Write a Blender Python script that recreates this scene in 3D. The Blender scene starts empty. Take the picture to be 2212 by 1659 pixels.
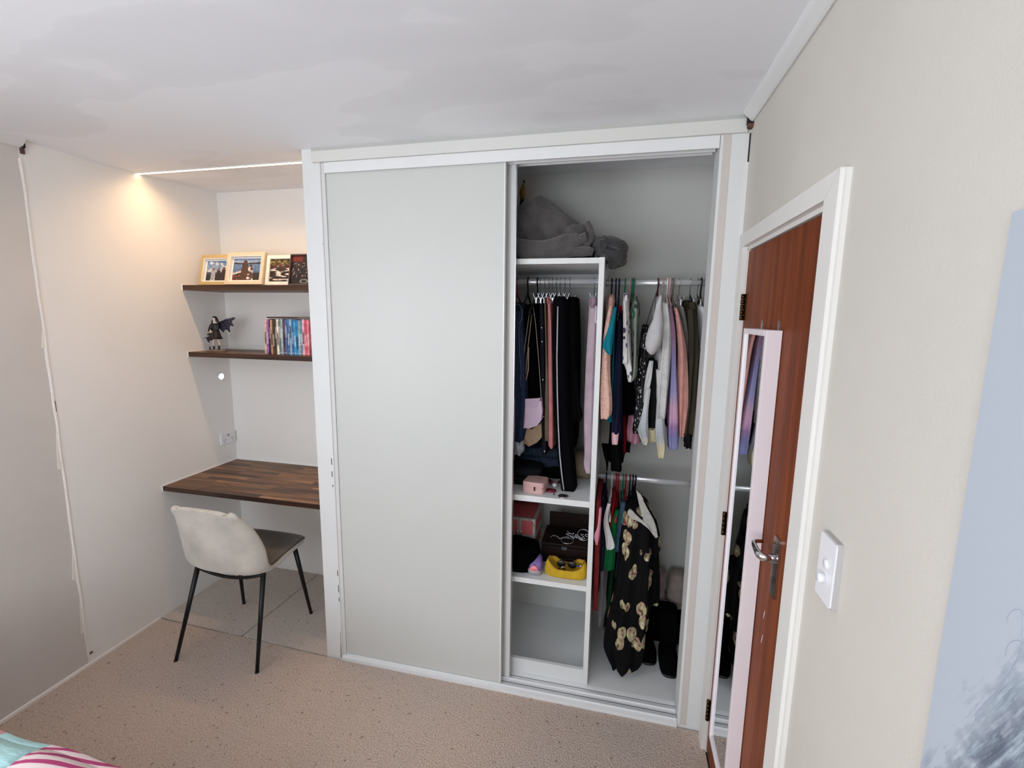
import bpy, bmesh, math, random
import numpy as np
from mathutils import Vector, Matrix, noise as mnoise

# ------------------------------------------------------------------ camera
CW, CH = 2212, 1659
FPX = 994.968
CAM = Vector((1.362516, -1.836617, 1.715))
CR = Vector((0.9737442, 0.2272953, 0.0126113))
CU = Vector((-0.0457827, 0.1412661, 0.9889125))
CF = Vector((-0.2229936, 0.9635252, -0.1479632))
scene = bpy.context.scene
COL = scene.collection
cd = bpy.data.cameras.new('camera')
cd.sensor_fit = 'HORIZONTAL'; cd.sensor_width = 36.0
cd.lens = FPX / CW * 36.0
cd.clip_start = 0.02
cam = bpy.data.objects.new('camera', cd)
COL.objects.link(cam)
cam.matrix_world = Matrix(((CR.x, CU.x, -CF.x, CAM.x), (CR.y, CU.y, -CF.y, CAM.y),
                           (CR.z, CU.z, -CF.z, CAM.z), (0, 0, 0, 1)))
scene.camera = cam

# ------------------------------------------------------------------ world, daylight, exposure
XL, XR = -1.086, 1.771          # left and right wall
YB, YR = 0.637, -3.7            # back and rear wall
ZC = 2.405
world = bpy.data.worlds.new('world'); scene.world = world
world.use_nodes = True
bg = world.node_tree.nodes['Background']
bg.inputs[0].default_value = (0.78, 0.88, 1.0, 1); bg.inputs[1].default_value = 3.0

def area(name, loc, target, sx, sy, power, col):
    l = bpy.data.lights.new(name, 'AREA'); l.shape = 'RECTANGLE'; l.size = sx; l.size_y = sy
    l.energy = power; l.color = col
    o = bpy.data.objects.new(name, l); COL.objects.link(o)
    o.location = loc
    o.rotation_euler = (Vector(target) - Vector(loc)).to_track_quat('-Z', 'Y').to_euler()
    return o
# sky light entering through the left window; the rear window's lamp is added fill
area('daylight_left_window', (XL - 0.16, -2.75, 1.55), (XL + 1, -2.75, 1.52), 1.6, 1.3, 64, (0.90, 0.96, 0.99))
area('added_rear_fill', (0.55, YR - 0.16, 1.55), (0.55, YR + 1, 1.50), 1.7, 1.3, 36, (0.90, 0.96, 0.99))
scene.view_settings.view_transform = 'Standard'
scene.view_settings.look = 'None'
scene.view_settings.exposure = -0.08
scene.view_settings.gamma = 1.0
scene.view_settings.use_curve_mapping = False
scene.cycles.max_bounces = 10
scene.cycles.diffuse_bounces = 6
scene.cycles.sample_clamp_indirect = 6.0

AX = {'x': 0, 'y': 1, 'z': 2}
def at(px, py, ax='y', val=0.0):
    d = CF + CR * ((px - CW / 2) / FPX) - CU * ((py - CH / 2) / FPX)
    k = AX[ax]
    return CAM + d * ((val - CAM[k]) / d[k])

# ------------------------------------------------------------------ materials
def lin(c):
    o = []
    for v in c[:3]:
        v = v / 255.0
        o.append(v / 12.92 if v <= 0.04045 else ((v + 0.055) / 1.055) ** 2.4)
    return (*o, 1.0)
MATS = {}
def nodes(name):
    m = bpy.data.materials.new(name); m.use_nodes = True
    nt = m.node_tree
    return m, nt, nt.nodes['Principled BSDF']
def N(nt, t, **kw):
    n = nt.nodes.new(t)
    for k, v in kw.items():
        if k.startswith('i_'): n.inputs[k[2:]].default_value = v
        else: setattr(n, k, v)
    return n
def coords(nt, scale=(1, 1, 1), rot=(0, 0, 0)):
    tc = N(nt, 'ShaderNodeTexCoord'); mp = N(nt, 'ShaderNodeMapping')
    mp.inputs['Scale'].default_value = scale; mp.inputs['Rotation'].default_value = rot
    nt.links.new(tc.outputs['Object'], mp.inputs['Vector'])
    return mp.outputs['Vector']
def ramp(nt, fac, stops, interp='LINEAR'):
    r = N(nt, 'ShaderNodeValToRGB'); r.color_ramp.interpolation = interp
    e = r.color_ramp.elements
    while len(e) > 1: e.remove(e[-1])
    e[0].position = stops[0][0]; e[0].color = stops[0][1]
    for p, c in stops[1:]:
        x = e.new(p); x.color = c
    nt.links.new(fac, r.inputs['Fac'])
    return r.outputs['Color']
def mixc(nt, fac, a, b, blend='MIX'):
    n = N(nt, 'ShaderNodeMix', data_type='RGBA', blend_type=blend)
    for s, v in ((n.inputs['Factor'], fac), (n.inputs['A'], a), (n.inputs['B'], b)):
        if hasattr(v, 'links'): nt.links.new(v, s)
        elif isinstance(v, (int, float)): s.default_value = v
        else: s.default_value = v
    for i in n.inputs:
        if i.type == 'RGBA' and i.name == 'A':
            if hasattr(a, 'links'): nt.links.new(a, i)
            else: i.default_value = a
        if i.type == 'RGBA' and i.name == 'B':
            if hasattr(b, 'links'): nt.links.new(b, i)
            else: i.default_value = b
    for o in n.outputs:
        if o.type == 'RGBA': return o
def noise(nt, vec, scale, detail=3, rough=0.5, out='Fac'):
    n = N(nt, 'ShaderNodeTexNoise'); n.inputs['Scale'].default_value = scale
    n.inputs['Detail'].default_value = detail; n.inputs['Roughness'].default_value = rough
    nt.links.new(vec, n.inputs['Vector']); return n.outputs[out]
def bump(nt, b, h, strength, dist=0.002):
    n = N(nt, 'ShaderNodeBump'); n.inputs['Strength'].default_value = strength; n.inputs['Distance'].default_value = dist
    nt.links.new(h, n.inputs['Height']); nt.links.new(n.outputs['Normal'], b.inputs['Normal'])
def mat(name, rgb, rough=0.6, metal=0.0, var=None, bmp=None, sheen=0.0, stretch=(1, 1, 1), spec=0.5, alpha=None, trans=0.0, emit=None):
    if name in MATS: return MATS[name]
    m, nt, b = nodes(name)
    c = lin(rgb)
    b.inputs['Roughness'].default_value = rough; b.inputs['Metallic'].default_value = metal
    b.inputs['Specular IOR Level'].default_value = spec
    b.inputs['Sheen Weight'].default_value = sheen
    b.inputs['Transmission Weight'].default_value = trans
    if alpha is not None: b.inputs['Alpha'].default_value = alpha
    b.inputs['Base Color'].default_value = c
    if emit:
        b.inputs['Emission Color'].default_value = lin(emit[0]); b.inputs['Emission Strength'].default_value = emit[1]
    if var or bmp: v = coords(nt, stretch)
    if var:
        f = noise(nt, v, var[0], 4)
        a = var[1]
        lo = tuple(max(0, x * (1 - a)) for x in c[:3]) + (1,); hi = tuple(min(1, x * (1 + a)) for x in c[:3]) + (1,)
        nt.links.new(ramp(nt, f, [(0.3, lo), (0.7, hi)]), b.inputs['Base Color'])
    if bmp:
        bump(nt, b, noise(nt, v, bmp[0], 3), bmp[1], bmp[2] if len(bmp) > 2 else 0.002)
    MATS[name] = m
    return m

def mat_carpet(name, t0, t1, gm):
    m, nt, b = nodes(name)
    v = coords(nt)
    f1 = noise(nt, v, 150, 3, 0.7); f2 = noise(nt, v, 1.6, 2); f3 = noise(nt, v, 48, 2, 0.6)
    base = ramp(nt, f1, [(0.30, lin((112, 95, 84))), (0.5, lin((176, 156, 142))), (0.72, lin((222, 206, 194)))])
    tint = ramp(nt, f2, [(0.35, lin(t0)), (0.65, lin(t1))])
    c1 = mixc(nt, 1.0, base, tint, 'MULTIPLY')
    sp = ramp(nt, f3, [(0.29, (0.22, 0.18, 0.16, 1)), (0.37, (1, 1, 1, 1))])
    c2 = mixc(nt, 1.0, c1, sp, 'MULTIPLY')
    g = N(nt, 'ShaderNodeGamma'); g.inputs['Gamma'].default_value = gm
    nt.links.new(c2, g.inputs['Color'])
    nt.links.new(g.outputs['Color'], b.inputs['Base Color'])
    b.inputs['Roughness'].default_value = 0.95; b.inputs['Specular IOR Level'].default_value = 0.1
    b.inputs['Sheen Weight'].default_value = 0.2
    bump(nt, b, noise(nt, v, 140, 3), 1.0, 0.008)
    return m
def mat_wood(name, dark, mid, light, axis, scale=1.0, rand=0.35, rough=0.42, spec=0.4):
    m, nt, b = nodes(name)
    s = [38 * scale] * 3; s[axis] = 2.2 * scale
    v = coords(nt, tuple(s))
    oi = N(nt, 'ShaderNodeObjectInfo')
    off = N(nt, 'ShaderNodeVectorMath', operation='ADD')
    mul = N(nt, 'ShaderNodeMath', operation='MULTIPLY'); mul.inputs[1].default_value = 37.0
    nt.links.new(oi.outputs['Random'], mul.inputs[0])
    nt.links.new(v, off.inputs[0]); nt.links.new(mul.outputs[0], off.inputs[1])
    f = noise(nt, off.outputs[0], 1.0, 5, 0.6)
    c = ramp(nt, f, [(0.28, lin(dark)), (0.5, lin(mid)), (0.74, lin(light))])
    k = N(nt, 'ShaderNodeMapRange'); k.inputs['To Min'].default_value = 1 - rand; k.inputs['To Max'].default_value = 1 + rand * 1.3
    nt.links.new(oi.outputs['Random'], k.inputs['Value'])
    hv = N(nt, 'ShaderNodeHueSaturation'); nt.links.new(k.outputs[0], hv.inputs['Value']); nt.links.new(c, hv.inputs['Color'])
    nt.links.new(hv.outputs['Color'], b.inputs['Base Color'])
    b.inputs['Roughness'].default_value = rough; b.inputs['Specular IOR Level'].default_value = spec
    bump(nt, b, f, 0.15, 0.001)
    return m
def mat_ceiling():
    m, nt, b = nodes('ceiling_paint')
    v = coords(nt, (1.0, 1.9, 1.0), (0, 0, 0.25))
    f = noise(nt, v, 1.5, 3, 0.45)
    c = ramp(nt, f, [(0.40, lin((233, 236, 240))), (0.47, lin((236, 239, 243))), (0.485, lin((240, 243, 247))), (0.6, lin((240, 243, 247)))])
    nt.links.new(c, b.inputs['Base Color']); b.inputs['Roughness'].default_value = 0.8
    b.inputs['Specular IOR Level'].default_value = 0.2
    bump(nt, b, noise(nt, coords(nt), 30, 4), 0.12, 0.003)
    return m
def mat_gradient(name, stops, z0, z1, rough=0.9, knit=True):
    m, nt, b = nodes(name)
    tc = N(nt, 'ShaderNodeTexCoord'); sx = N(nt, 'ShaderNodeSeparateXYZ')
    nt.links.new(tc.outputs['Object'], sx.inputs[0])
    v = coords(nt)
    mr = N(nt, 'ShaderNodeMapRange'); mr.inputs['From Min'].default_value = z1; mr.inputs['From Max'].default_value = z0
    ad = N(nt, 'ShaderNodeMath', operation='MULTIPLY_ADD'); ad.inputs[1].default_value = 0.05
    nz = noise(nt, v, 60, 2)
    nt.links.new(nz, ad.inputs[0]); nt.links.new(sx.outputs['Z'], ad.inputs[2])
    nt.links.new(ad.outputs[0], mr.inputs['Value'])
    c = ramp(nt, mr.outputs[0], [(p, lin(q)) for p, q in stops])
    nt.links.new(c, b.inputs['Base Color']); b.inputs['Roughness'].default_value = rough
    b.inputs['Specular IOR Level'].default_value = 0.15
    if knit: bump(nt, b, noise(nt, v, 320, 2), 0.6, 0.003)
    return m
def mat_spots(name, basec, spots, scale, thr, keep=0.5, stretch=(1, 1, 1), soft=0.02, rough=0.85):
    """print of scattered soft-edged patches on a plain ground"""
    m, nt, b = nodes(name)
    v = coords(nt, stretch)
    nd = N(nt, 'ShaderNodeTexNoise'); nd.inputs['Scale'].default_value = scale * 1.3
    nt.links.new(v, nd.inputs['Vector'])
    ds = N(nt, 'ShaderNodeVectorMath', operation='MULTIPLY_ADD')
    ds.inputs[1].default_value = (0.25 / scale,) * 3
    nt.links.new(nd.outputs['Color'], ds.inputs[0]); nt.links.new(v, ds.inputs[2])
    vo = N(nt, 'ShaderNodeTexVoronoi'); vo.inputs['Scale'].default_value = scale
    nt.links.new(ds.outputs[0], vo.inputs['Vector'])
    mask = ramp(nt, vo.outputs['Distance'], [(max(0, thr - soft), (1, 1, 1, 1)), (thr, (0, 0, 0, 1))])
    sx = N(nt, 'ShaderNodeSeparateColor'); nt.links.new(vo.outputs['Color'], sx.inputs[0])
    on = N(nt, 'ShaderNodeMath', operation='LESS_THAN'); on.inputs[1].default_value = keep
    nt.links.new(sx.outputs[0], on.inputs[0])
    mm = N(nt, 'ShaderNodeMath', operation='MULTIPLY'); nt.links.new(mask, mm.inputs[0]); nt.links.new(on.outputs[0], mm.inputs[1])
    inner = noise(nt, v, scale * 4, 1)
    sc = ramp(nt, inner, [(0.35 + 0.3 * i / max(1, len(spots) - 1), lin(c)) for i, c in enumerate(spots)])
    nt.links.new(mixc(nt, mm.outputs[0], lin(basec), sc), b.inputs['Base Color'])
    b.inputs['Roughness'].default_value = rough; b.inputs['Specular IOR Level'].default_value = 0.15
    return m
def mat_lines(name, basec, linec, scale, w=0.03, keep=(0.35, 0.55)):
    """fine line print on cloth"""
    m, nt, b = nodes(name)
    v = coords(nt)
    vo = N(nt, 'ShaderNodeTexVoronoi', feature='DISTANCE_TO_EDGE'); vo.inputs['Scale'].default_value = scale
    nt.links.new(v, vo.inputs['Vector'])
    mask = ramp(nt, vo.outputs['Distance'], [(0.0, (1, 1, 1, 1)), (w, (0, 0, 0, 1))])
    gate = ramp(nt, noise(nt, v, scale * 0.9, 1), [(keep[0], (0, 0, 0, 1)), (keep[1], (1, 1, 1, 1))])
    mm = N(nt, 'ShaderNodeMath', operation='MULTIPLY'); nt.links.new(mask, mm.inputs[0]); nt.links.new(gate, mm.inputs[1])
    nt.links.new(mixc(nt, mm.outputs[0], lin(basec), lin(linec)), b.inputs['Base Color'])
    b.inputs['Roughness'].default_value = 0.85; b.inputs['Specular IOR Level'].default_value = 0.15
    return m
def mat_vcol(name, rough=0.35):
    m, nt, b = nodes(name)
    a = N(nt, 'ShaderNodeVertexColor', layer_name='print')
    nt.links.new(a.outputs['Color'], b.inputs['Base Color']); b.inputs['Roughness'].default_value = rough
    return m
def mat_stripes(name, c1, c2, scale, rot):
    m, nt, b = nodes(name)
    v = coords(nt, (1, 1, 1), rot)
    w = N(nt, 'ShaderNodeTexWave'); w.inputs['Scale'].default_value = scale; w.inputs['Distortion'].default_value = 1.2
    w.inputs['Detail'].default_value = 1.0; w.inputs['Detail Scale'].default_value = 0.6
    nt.links.new(v, w.inputs['Vector'])
    nt.links.new(ramp(nt, w.outputs['Fac'], [(0.58, lin(c1)), (0.64, lin(c2))]), b.inputs['Base Color'])
    b.inputs['Roughness'].default_value = 0.9
    return m
def mat_fur_print():
    m, nt, b = nodes('animal_print')
    v0 = coords(nt)
    sp = N(nt, 'ShaderNodeSeparateXYZ'); nt.links.new(v0, sp.inputs[0])
    # diagonal: the mane fills the lower corner away from the left edge
    a = N(nt, 'ShaderNodeMath', operation='MULTIPLY_ADD'); a.inputs[1].default_value = -2.69
    nt.links.new(sp.outputs['Y'], a.inputs[0])
    s2 = N(nt, 'ShaderNodeMath', operation='MULTIPLY'); s2.inputs[1].default_value = -1.0
    nt.links.new(sp.outputs['Z'], s2.inputs[0]); nt.links.new(s2.outputs[0], a.inputs[2])
    v1 = coords(nt, (1, 1, 1), (-0.42, 0, 0)); mp2 = N(nt, 'ShaderNodeMapping'); mp2.inputs['Scale'].default_value = (1, 120, 13); nt.links.new(v1, mp2.inputs['Vector']); vr = mp2.outputs['Vector']
    st = noise(nt, vr, 1.0, 5, 0.65)
    st2 = noise(nt, v0, 28, 3)
    q = N(nt, 'ShaderNodeMath', operation='MULTIPLY_ADD'); q.inputs[1].default_value = 0.42
    nt.links.new(st, q.inputs[0]); nt.links.new(a.outputs[0], q.inputs[2])
    q2 = N(nt, 'ShaderNodeMath', operation='MULTIPLY_ADD'); q2.inputs[1].default_value = 0.22
    nt.links.new(st2, q2.inputs[0]); nt.links.new(q.outputs[0], q2.inputs[2])
    mr = N(nt, 'ShaderNodeMapRange'); mr.inputs['From Min'].default_value = 2.45; mr.inputs['From Max'].default_value = 2.55
    nt.links.new(q2.outputs[0], mr.inputs['Value'])
    hair = ramp(nt, st, [(0.33, lin((80, 88, 104))), (0.5, lin((116, 127, 141))), (0.66, lin((170, 183, 192)))])
    nt.links.new(mixc(nt, mr.outputs[0], lin((180, 187, 198)), hair), b.inputs['Base Color'])
    b.inputs['Roughness'].default_value = 0.6
    return m

M = {}
M['wall'] = mat('wall_paint', (206, 201, 193), 0.8, var=(3, 0.03), bmp=(220, 0.25, 0.002), spec=0.2)
M['wall_alc'] = mat('alcove_paint', (240, 239, 237), 0.8, var=(2, 0.02), bmp=(220, 0.15, 0.002), spec=0.2)
M['wall_old'] = mat('old_wall_paint', (213, 209, 205), 0.8, var=(2.5, 0.05), bmp=(200, 0.3, 0.002), spec=0.2)
M['plaster'] = mat('raw_plaster', (236, 230, 224), 0.9, var=(60, 0.06), bmp=(90, 0.5))
M['batten'] = mat('brown_batten', (92, 62, 46), 0.8, var=(40, 0.3))
M['ceil'] = mat_ceiling()
M['white'] = mat('white_melamine', (223, 224, 224), 0.45, var=(2, 0.01), bmp=(300, 0.06))
M['door_white'] = mat('door_white', (204, 205, 202), 0.42, var=(1.5, 0.012), bmp=(260, 0.08))
M['alu'] = mat('powder_white_metal', (230, 231, 232), 0.3, var=(3, 0.01))
M['jamb'] = mat('jamb_paint', (214, 212, 210), 0.55, var=(5, 0.02))
M['header'] = mat('header_paint', (216, 216, 212), 0.6, var=(3, 0.01))
M['header_dk'] = mat('header_strip_paint', (186, 187, 183), 0.6, var=(3, 0.01))
M['beige_strip'] = mat('beige_strip_paint', (206, 198, 192), 0.6, var=(3, 0.01))
M['cream'] = mat('cream_trim_paint', (228, 226, 222), 0.5, var=(3, 0.008))
M['carpet'] = mat_carpet('carpet', (212, 200, 190), (234, 208, 190), 0.49); M['carpet2'] = mat_carpet('carpet_offcut', (206, 202, 194), (216, 206, 196), 0.40)
M['dark'] = mat('dark_gap', (38, 32, 30), 0.9, var=(30, 0.2))
M['walnut'] = mat_wood('walnut_stave', (54, 34, 22), (106, 74, 47), (164, 122, 80), 0, 1.0, 0.5)
M['walnut_edge'] = mat_wood('walnut_edge', (34, 20, 14), (58, 37, 26), (84, 56, 40), 0, 1.0, 0.05)
M['mahog'] = mat_wood('mahogany_veneer', (88, 38, 15), (120, 56, 24), (146, 76, 36), 2, 0.8, 0.02, 0.5, 0.18)
M['chrome'] = mat('chrome', (205, 205, 208), 0.15, 1.0, var=(8, 0.03))
M['brushed'] = mat('brushed_steel', (190, 190, 192), 0.3, 1.0, var=(30, 0.06))
M['rod'] = mat('chromed_rail', (226, 226, 230), 0.25, 0.45, var=(6, 0.03))
M['clipmetal'] = mat('clip_metal', (150, 150, 152), 0.3, 1.0, var=(40, 0.2))
M['greymetal'] = mat('grey_bracket', (92, 92, 94), 0.5, 0.6, var=(20, 0.1))
M['brass'] = mat('aged_brass', (84, 62, 34), 0.4, 1.0, var=(60, 0.35))
M['blackmetal'] = mat('black_metal', (20, 22, 24), 0.4, 0.3, var=(20, 0.1))
M['plastic_w'] = mat('white_plastic', (236, 236, 240), 0.35, var=(10, 0.01))
M['plastic_shaded'] = mat('shaded_plastic', (186, 182, 182), 0.5, var=(10, 0.02))
M['black'] = mat('black_plastic', (16, 16, 18), 0.5, var=(10, 0.1))

# ------------------------------------------------------------------ mesh helpers
class B:
    def __init__(s): s.bm = bmesh.new()
    def box(s, x0, x1, y0, y1, z0, z1, bev=0.0, seg=2):
        bm = s.bm
        vs = [bm.verts.new((x, y, z)) for x in (x0, x1) for y in (y0, y1) for z in (z0, z1)]
        idx = [(0, 1, 3, 2), (4, 6, 7, 5), (0, 4, 5, 1), (2, 3, 7, 6), (0, 2, 6, 4), (1, 5, 7, 3)]
        fs = [bm.faces.new([vs[i] for i in f]) for f in idx]
        if bev:
            es = list({e for f in fs for e in f.edges})
            bmesh.ops.bevel(bm, geom=es, offset=bev, segments=seg, profile=0.5, affect='EDGES')
        return s
    def poly(s, pts, vec):
        """polygon extruded along a vector"""
        bm = s.bm; vec = Vector(vec)
        a = [bm.verts.new(p) for p in pts]; b = [bm.verts.new(Vector(p) + vec) for p in pts]
        n = len(a)
        fs = [bm.faces.new(a), bm.faces.new(b[::-1])]
        for i in range(n): fs.append(bm.faces.new((a[i], b[i], b[(i + 1) % n], a[(i + 1) % n])))
        bmesh.ops.recalc_face_normals(bm, faces=fs)
        return s
    def loft(s, rings, cap=True, closed=True):
        bm = s.bm
        R = [[bm.verts.new(p) for p in r] for r in rings]
        n = len(R[0]); fs = []
        for a, b in zip(R, R[1:]):
            for i in range(n if closed else n - 1):
                j = (i + 1) % n
                fs.append(bm.faces.new((a[i], a[j], b[j], b[i])))
        if cap and closed:
            fs.append(bm.faces.new(R[0][::-1])); fs.append(bm.faces.new(R[-1]))
        bmesh.ops.recalc_face_normals(bm, faces=fs)
        return s
    def tube(s, pts, r, n=8, closed=False, flat=1.0):
        pts = [Vector(p) for p in pts]; m = len(pts)
        rs = r if isinstance(r, (list, tuple)) else [r] * m
        rings = []; up = None
        for i in range(m):
            if closed: t = (pts[(i + 1) % m] - pts[i - 1])
            else: t = pts[min(i + 1, m - 1)] - pts[max(i - 1, 0)]
            if t.length < 1e-9: t = Vector((0, 0, 1))
            t.normalize()
            if up is None:
                up = Vector((1, 0, 0)) if abs(t.x) < 0.8 else Vector((0, 1, 0))
            u = (up - t * up.dot(t))
            if u.length < 1e-6: u = t.orthogonal()
            u.normalize(); up = u; w = t.cross(u)
            rings.append([pts[i] + (u * math.cos(a) * flat + w * math.sin(a)) * rs[i] for a in [2 * math.pi * k / n for k in range(n)]])
        if closed:
            rings.append(rings[0][:])
            s.loft(rings, cap=False)
            bmesh.ops.remove_doubles(s.bm, verts=s.bm.verts[:], dist=1e-6)
        else: s.loft(rings)
        return s
    def lathe(s, prof, c=(0, 0, 0), n=20, axis='z'):
        rings = []
        c = Vector(c)
        for r, h in prof:
            ring = []
            for k in range(n):
                a = 2 * math.pi * k / n; p, q = r * math.cos(a), r * math.sin(a)
                v = {'z': (p, q, h), 'y': (p, h, q), 'x': (h, p, q)}[axis]
                ring.append(c + Vector(v))
            rings.append(ring)
        return s.loft(rings)
    def sphere(s, c, r, u=16, v=10):
        c = Vector(c); rr = r if isinstance(r, (list, tuple)) else (r, r, r)
        mtx = Matrix.Translation(c) @ Matrix.Diagonal((*rr, 1))
        bmesh.ops.create_uvsphere(s.bm, u_segments=u, v_segments=v, radius=1.0, matrix=mtx)
        return s
    def jitter(s, amp, scale, seed=0):
        o = Vector((seed * 7.3, seed * 3.1, seed * 1.7))
        for v in s.bm.verts:
            v.co += mnoise.noise_vector(v.co * scale + o) * amp
        return s
    def obj(s, name, m, parent=None, smooth=False, label=None):
        me = bpy.data.meshes.new(name)
        s.bm.normal_update(); s.bm.to_mesh(me); s.bm.free()
        me.materials.append(m)
        if smooth:
            for p in me.polygons: p.use_smooth = True
        o = bpy.data.objects.new(name, me); COL.objects.link(o)
        setp(o, parent)
        if label: o['label'] = label
        return o
def base_of(o):
    return o.get('_b')
BASES = {}
def setp(o, parent):
    if parent is None: return
    o.parent = parent
    b = BASES.get(parent.name)
    if b is not None: o.matrix_parent_inverse = Matrix.Translation(-b)
def tag(o, label, cat, group=None, kind=None):
    if label: o['label'] = label
    if cat: o['category'] = cat
    if group: o['group'] = group
    if kind: o['kind'] = kind
    return o
def thing(name, label, cat, loc=(0, 0, 0), group=None):
    o = bpy.data.objects.new(name, None); COL.objects.link(o)
    o.empty_display_size = 0.05
    o.location = loc; BASES[o.name] = Vector(loc)
    return tag(o, label, cat, group)
def struct(o, label=None):
    o['kind'] = 'structure'
    if label: o['label'] = label
    return o
def bx(name, m, x0, x1, y0, y1, z0, z1, parent=None, bev=0.0, label=None, smooth=False):
    return B().box(x0, x1, y0, y1, z0, z1, bev).obj(name, m, parent, smooth, label)
rnd = random.Random(4)

# ================================================================== THE ROOM
# subfloor and carpet
fl = struct(bx('floor', M['dark'], XL - 0.1, XR + 0.1, YR - 0.1, YB + 0.1, -0.08, -0.012), 'beige speckled carpet floor')
def slab(pts, z0, z1, name, m, parent):
    return B().poly([(x, y, z0) for x, y in pts], (0, 0, z1 - z0)).obj(name, m, parent)
slab([(XL, YR), (XR, YR), (XR, -0.006), (0.0, -0.006), (-0.5, 0.010), (XL, 0.026)], -0.012, 0.0, 'carpet', M['carpet'], fl)
slab([(XL, 0.034), (-0.533, 0.0175), (-0.513, YB), (XL, YB)], -0.012, 0.0005, 'carpet_offcut', M['carpet2'], fl)
slab([(-0.5275, 0.0175), (0.0, 0.001), (0.0, YB), (-0.5075, YB)], -0.012, 0.0, 'carpet_offcut', M['carpet2'], fl)

# ceiling, slightly rising over the alcove
ys = [(YR, 2.405), (-0.33, 2.405), (0.0, 2.403), (YB, 2.432)]
b = B()
b.loft([[(XL - 0.1, y, z), (XR + 0.1, y, z), (XR + 0.1, y, z + 0.1), (XL - 0.1, y, z + 0.1)] for y, z in ys])
struct(b.obj('ceiling', M['ceil']), 'white painted plaster ceiling with brushed patches')

# left wall: old paint towards the bed, fresh paint in the alcove; window opening behind the photographer
WY0, WY1, WZ0, WZ1 = -3.50, -2.00, 0.95, 2.15
wl = bx('wall_left', M['wall_old'], XL - 0.12, XL, WY1, -0.334, -0.05, 2.45)
struct(wl, 'taupe painted left wall with old cornice')
for nm, y0, y1, z0, z1 in (('wall_segment', YR, WY0, -0.05, 2.45), ('wall_segment', WY0, WY1, -0.05, WZ0), ('wall_segment', WY0, WY1, WZ1, 2.45)):
    bx(nm, M['wall_old'], XL - 0.12, XL, y0, y1, z0, z1, wl)
bx('alcove_lining', M['wall_alc'], XL - 0.12, XL + 0.0015, -0.334, YB + 0.05, -0.05, 2.5, wl)
# torn plaster bead along the join
b = B(); rings = []
for i in range(46):
    z = 0.045 + i * (2.33 - 0.045) / 45
    w = 0.002 + 0.006 * max(0, mnoise.noise((0, 3.1, z * 5.0)) + 0.15)
    y = -0.334 + 0.004 * mnoise.noise((2.0, 0, z * 7))
    rings.append([(XL, y - w, z), (XL + 0.004, y - w * 0.4, z), (XL + 0.006, y + 0.003, z), (XL, y + 0.005, z)])
b.loft(rings).obj('plaster_bead', M['plaster'], wl)
for z0, z1, w in ((0.46, 0.60, 0.018), (1.0, 1.17, 0.016), (0.18, 0.33, 0.014), (1.55, 1.62, 0.014)):
    B().poly([(XL, -0.334 - w, z0), (XL, -0.334, z0 - 0.01), (XL, -0.333, z1), (XL, -0.337, z1)], (0.003, 0, 0)).obj('plaster_flake', M['plaster'], wl)
bx('wall_chip', M['batten'], XL, XL + 0.003, -0.332, -0.326, 1.26, 1.31, wl)
bx('wall_chip', mat('chip_brown', (120, 102, 94), .9, var=(50, .2)), XL, XL + 0.003, -0.326, -0.312, 0.050, 0.062, wl)
bx('wall_batten', M['batten'], XL - 0.001, XL + 0.010, -0.331, -0.318, 2.35, 2.372, wl)
bx('wall_batten', M['dark'], XL - 0.001, XL + 0.014, -0.331, -0.316, 2.374, 2.392, wl)

# window in the left wall and an added one in the rear wall (both behind the photographer)
def window(name, along, y0, y1, z0, z1, wallpos, label):
    t = thing(name, label, None); t['kind'] = 'structure'
    def bar(nm, a0, a1, c0, c1, m=M['cream'], d0=-0.09, d1=-0.03):
        if along == 'y': return bx(nm, m, wallpos + d0, wallpos + d1, a0, a1, c0, c1, t)
        return bx(nm, m, a0, a1, wallpos + d0, wallpos + d1, c0, c1, t)
    w = 0.05
    bar('window_frame', y0, y1, z0, z0 + w); bar('window_frame', y0, y1, z1 - w, z1)
    bar('window_frame', y0, y0 + w, z0 + w, z1 - w); bar('window_frame', y1 - w, y1, z0 + w, z1 - w)
    mid = (y0 + y1) / 2
    bar('mullion', mid - 0.025, mid + 0.025, z0 + w, z1 - w)
    bar('window_sill', y0 - 0.05, y1 + 0.05, z0 - 0.035, z0, M['cream'], -0.09, 0.03)
    return t
window('window_1', 'y', WY0, WY1, WZ0, WZ1, XL, 'white framed window in the left wall above the bed')
# rear wall
RX0, RX1, RZ0, RZ1 = -0.25, 1.35, 0.95, 2.15
wr = struct(bx('wall_rear', M['wall'], XL - 0.12, RX0, YR - 0.12, YR, -0.05, 2.45), 'warm white rear wall with an added window')
bx('wall_segment', M['wall'], RX1, XR + 0.12, YR - 0.12, YR, -0.05, 2.45, wr)
bx('wall_segment', M['wall'], RX0, RX1, YR - 0.12, YR, -0.05, RZ0, wr)
bx('wall_segment', M['wall'], RX0, RX1, YR - 0.12, YR, RZ1, 2.45, wr)
window('added_rear_window', 'x', RX0, RX1, RZ0, RZ1, YR, 'added white framed window in the rear wall')

# back wall of alcove and wardrobe
wb = struct(bx('wall_back', M['wall_alc'], XL - 0.1, XR + 0.1, YB, YB + 0.12, -0.05, 2.5), 'white back wall of the alcove and wardrobe')
bx('wardrobe_shade_panel', mat('panel_shade_grey', (206, 206, 202), 0.8, var=(2, 0.03), spec=0.2), 0.0855, XR - 0.0005, YB - 0.003, YB, 0.027, 2.45, wb)  # added panel; interior shade is put into its greyer colour

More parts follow.
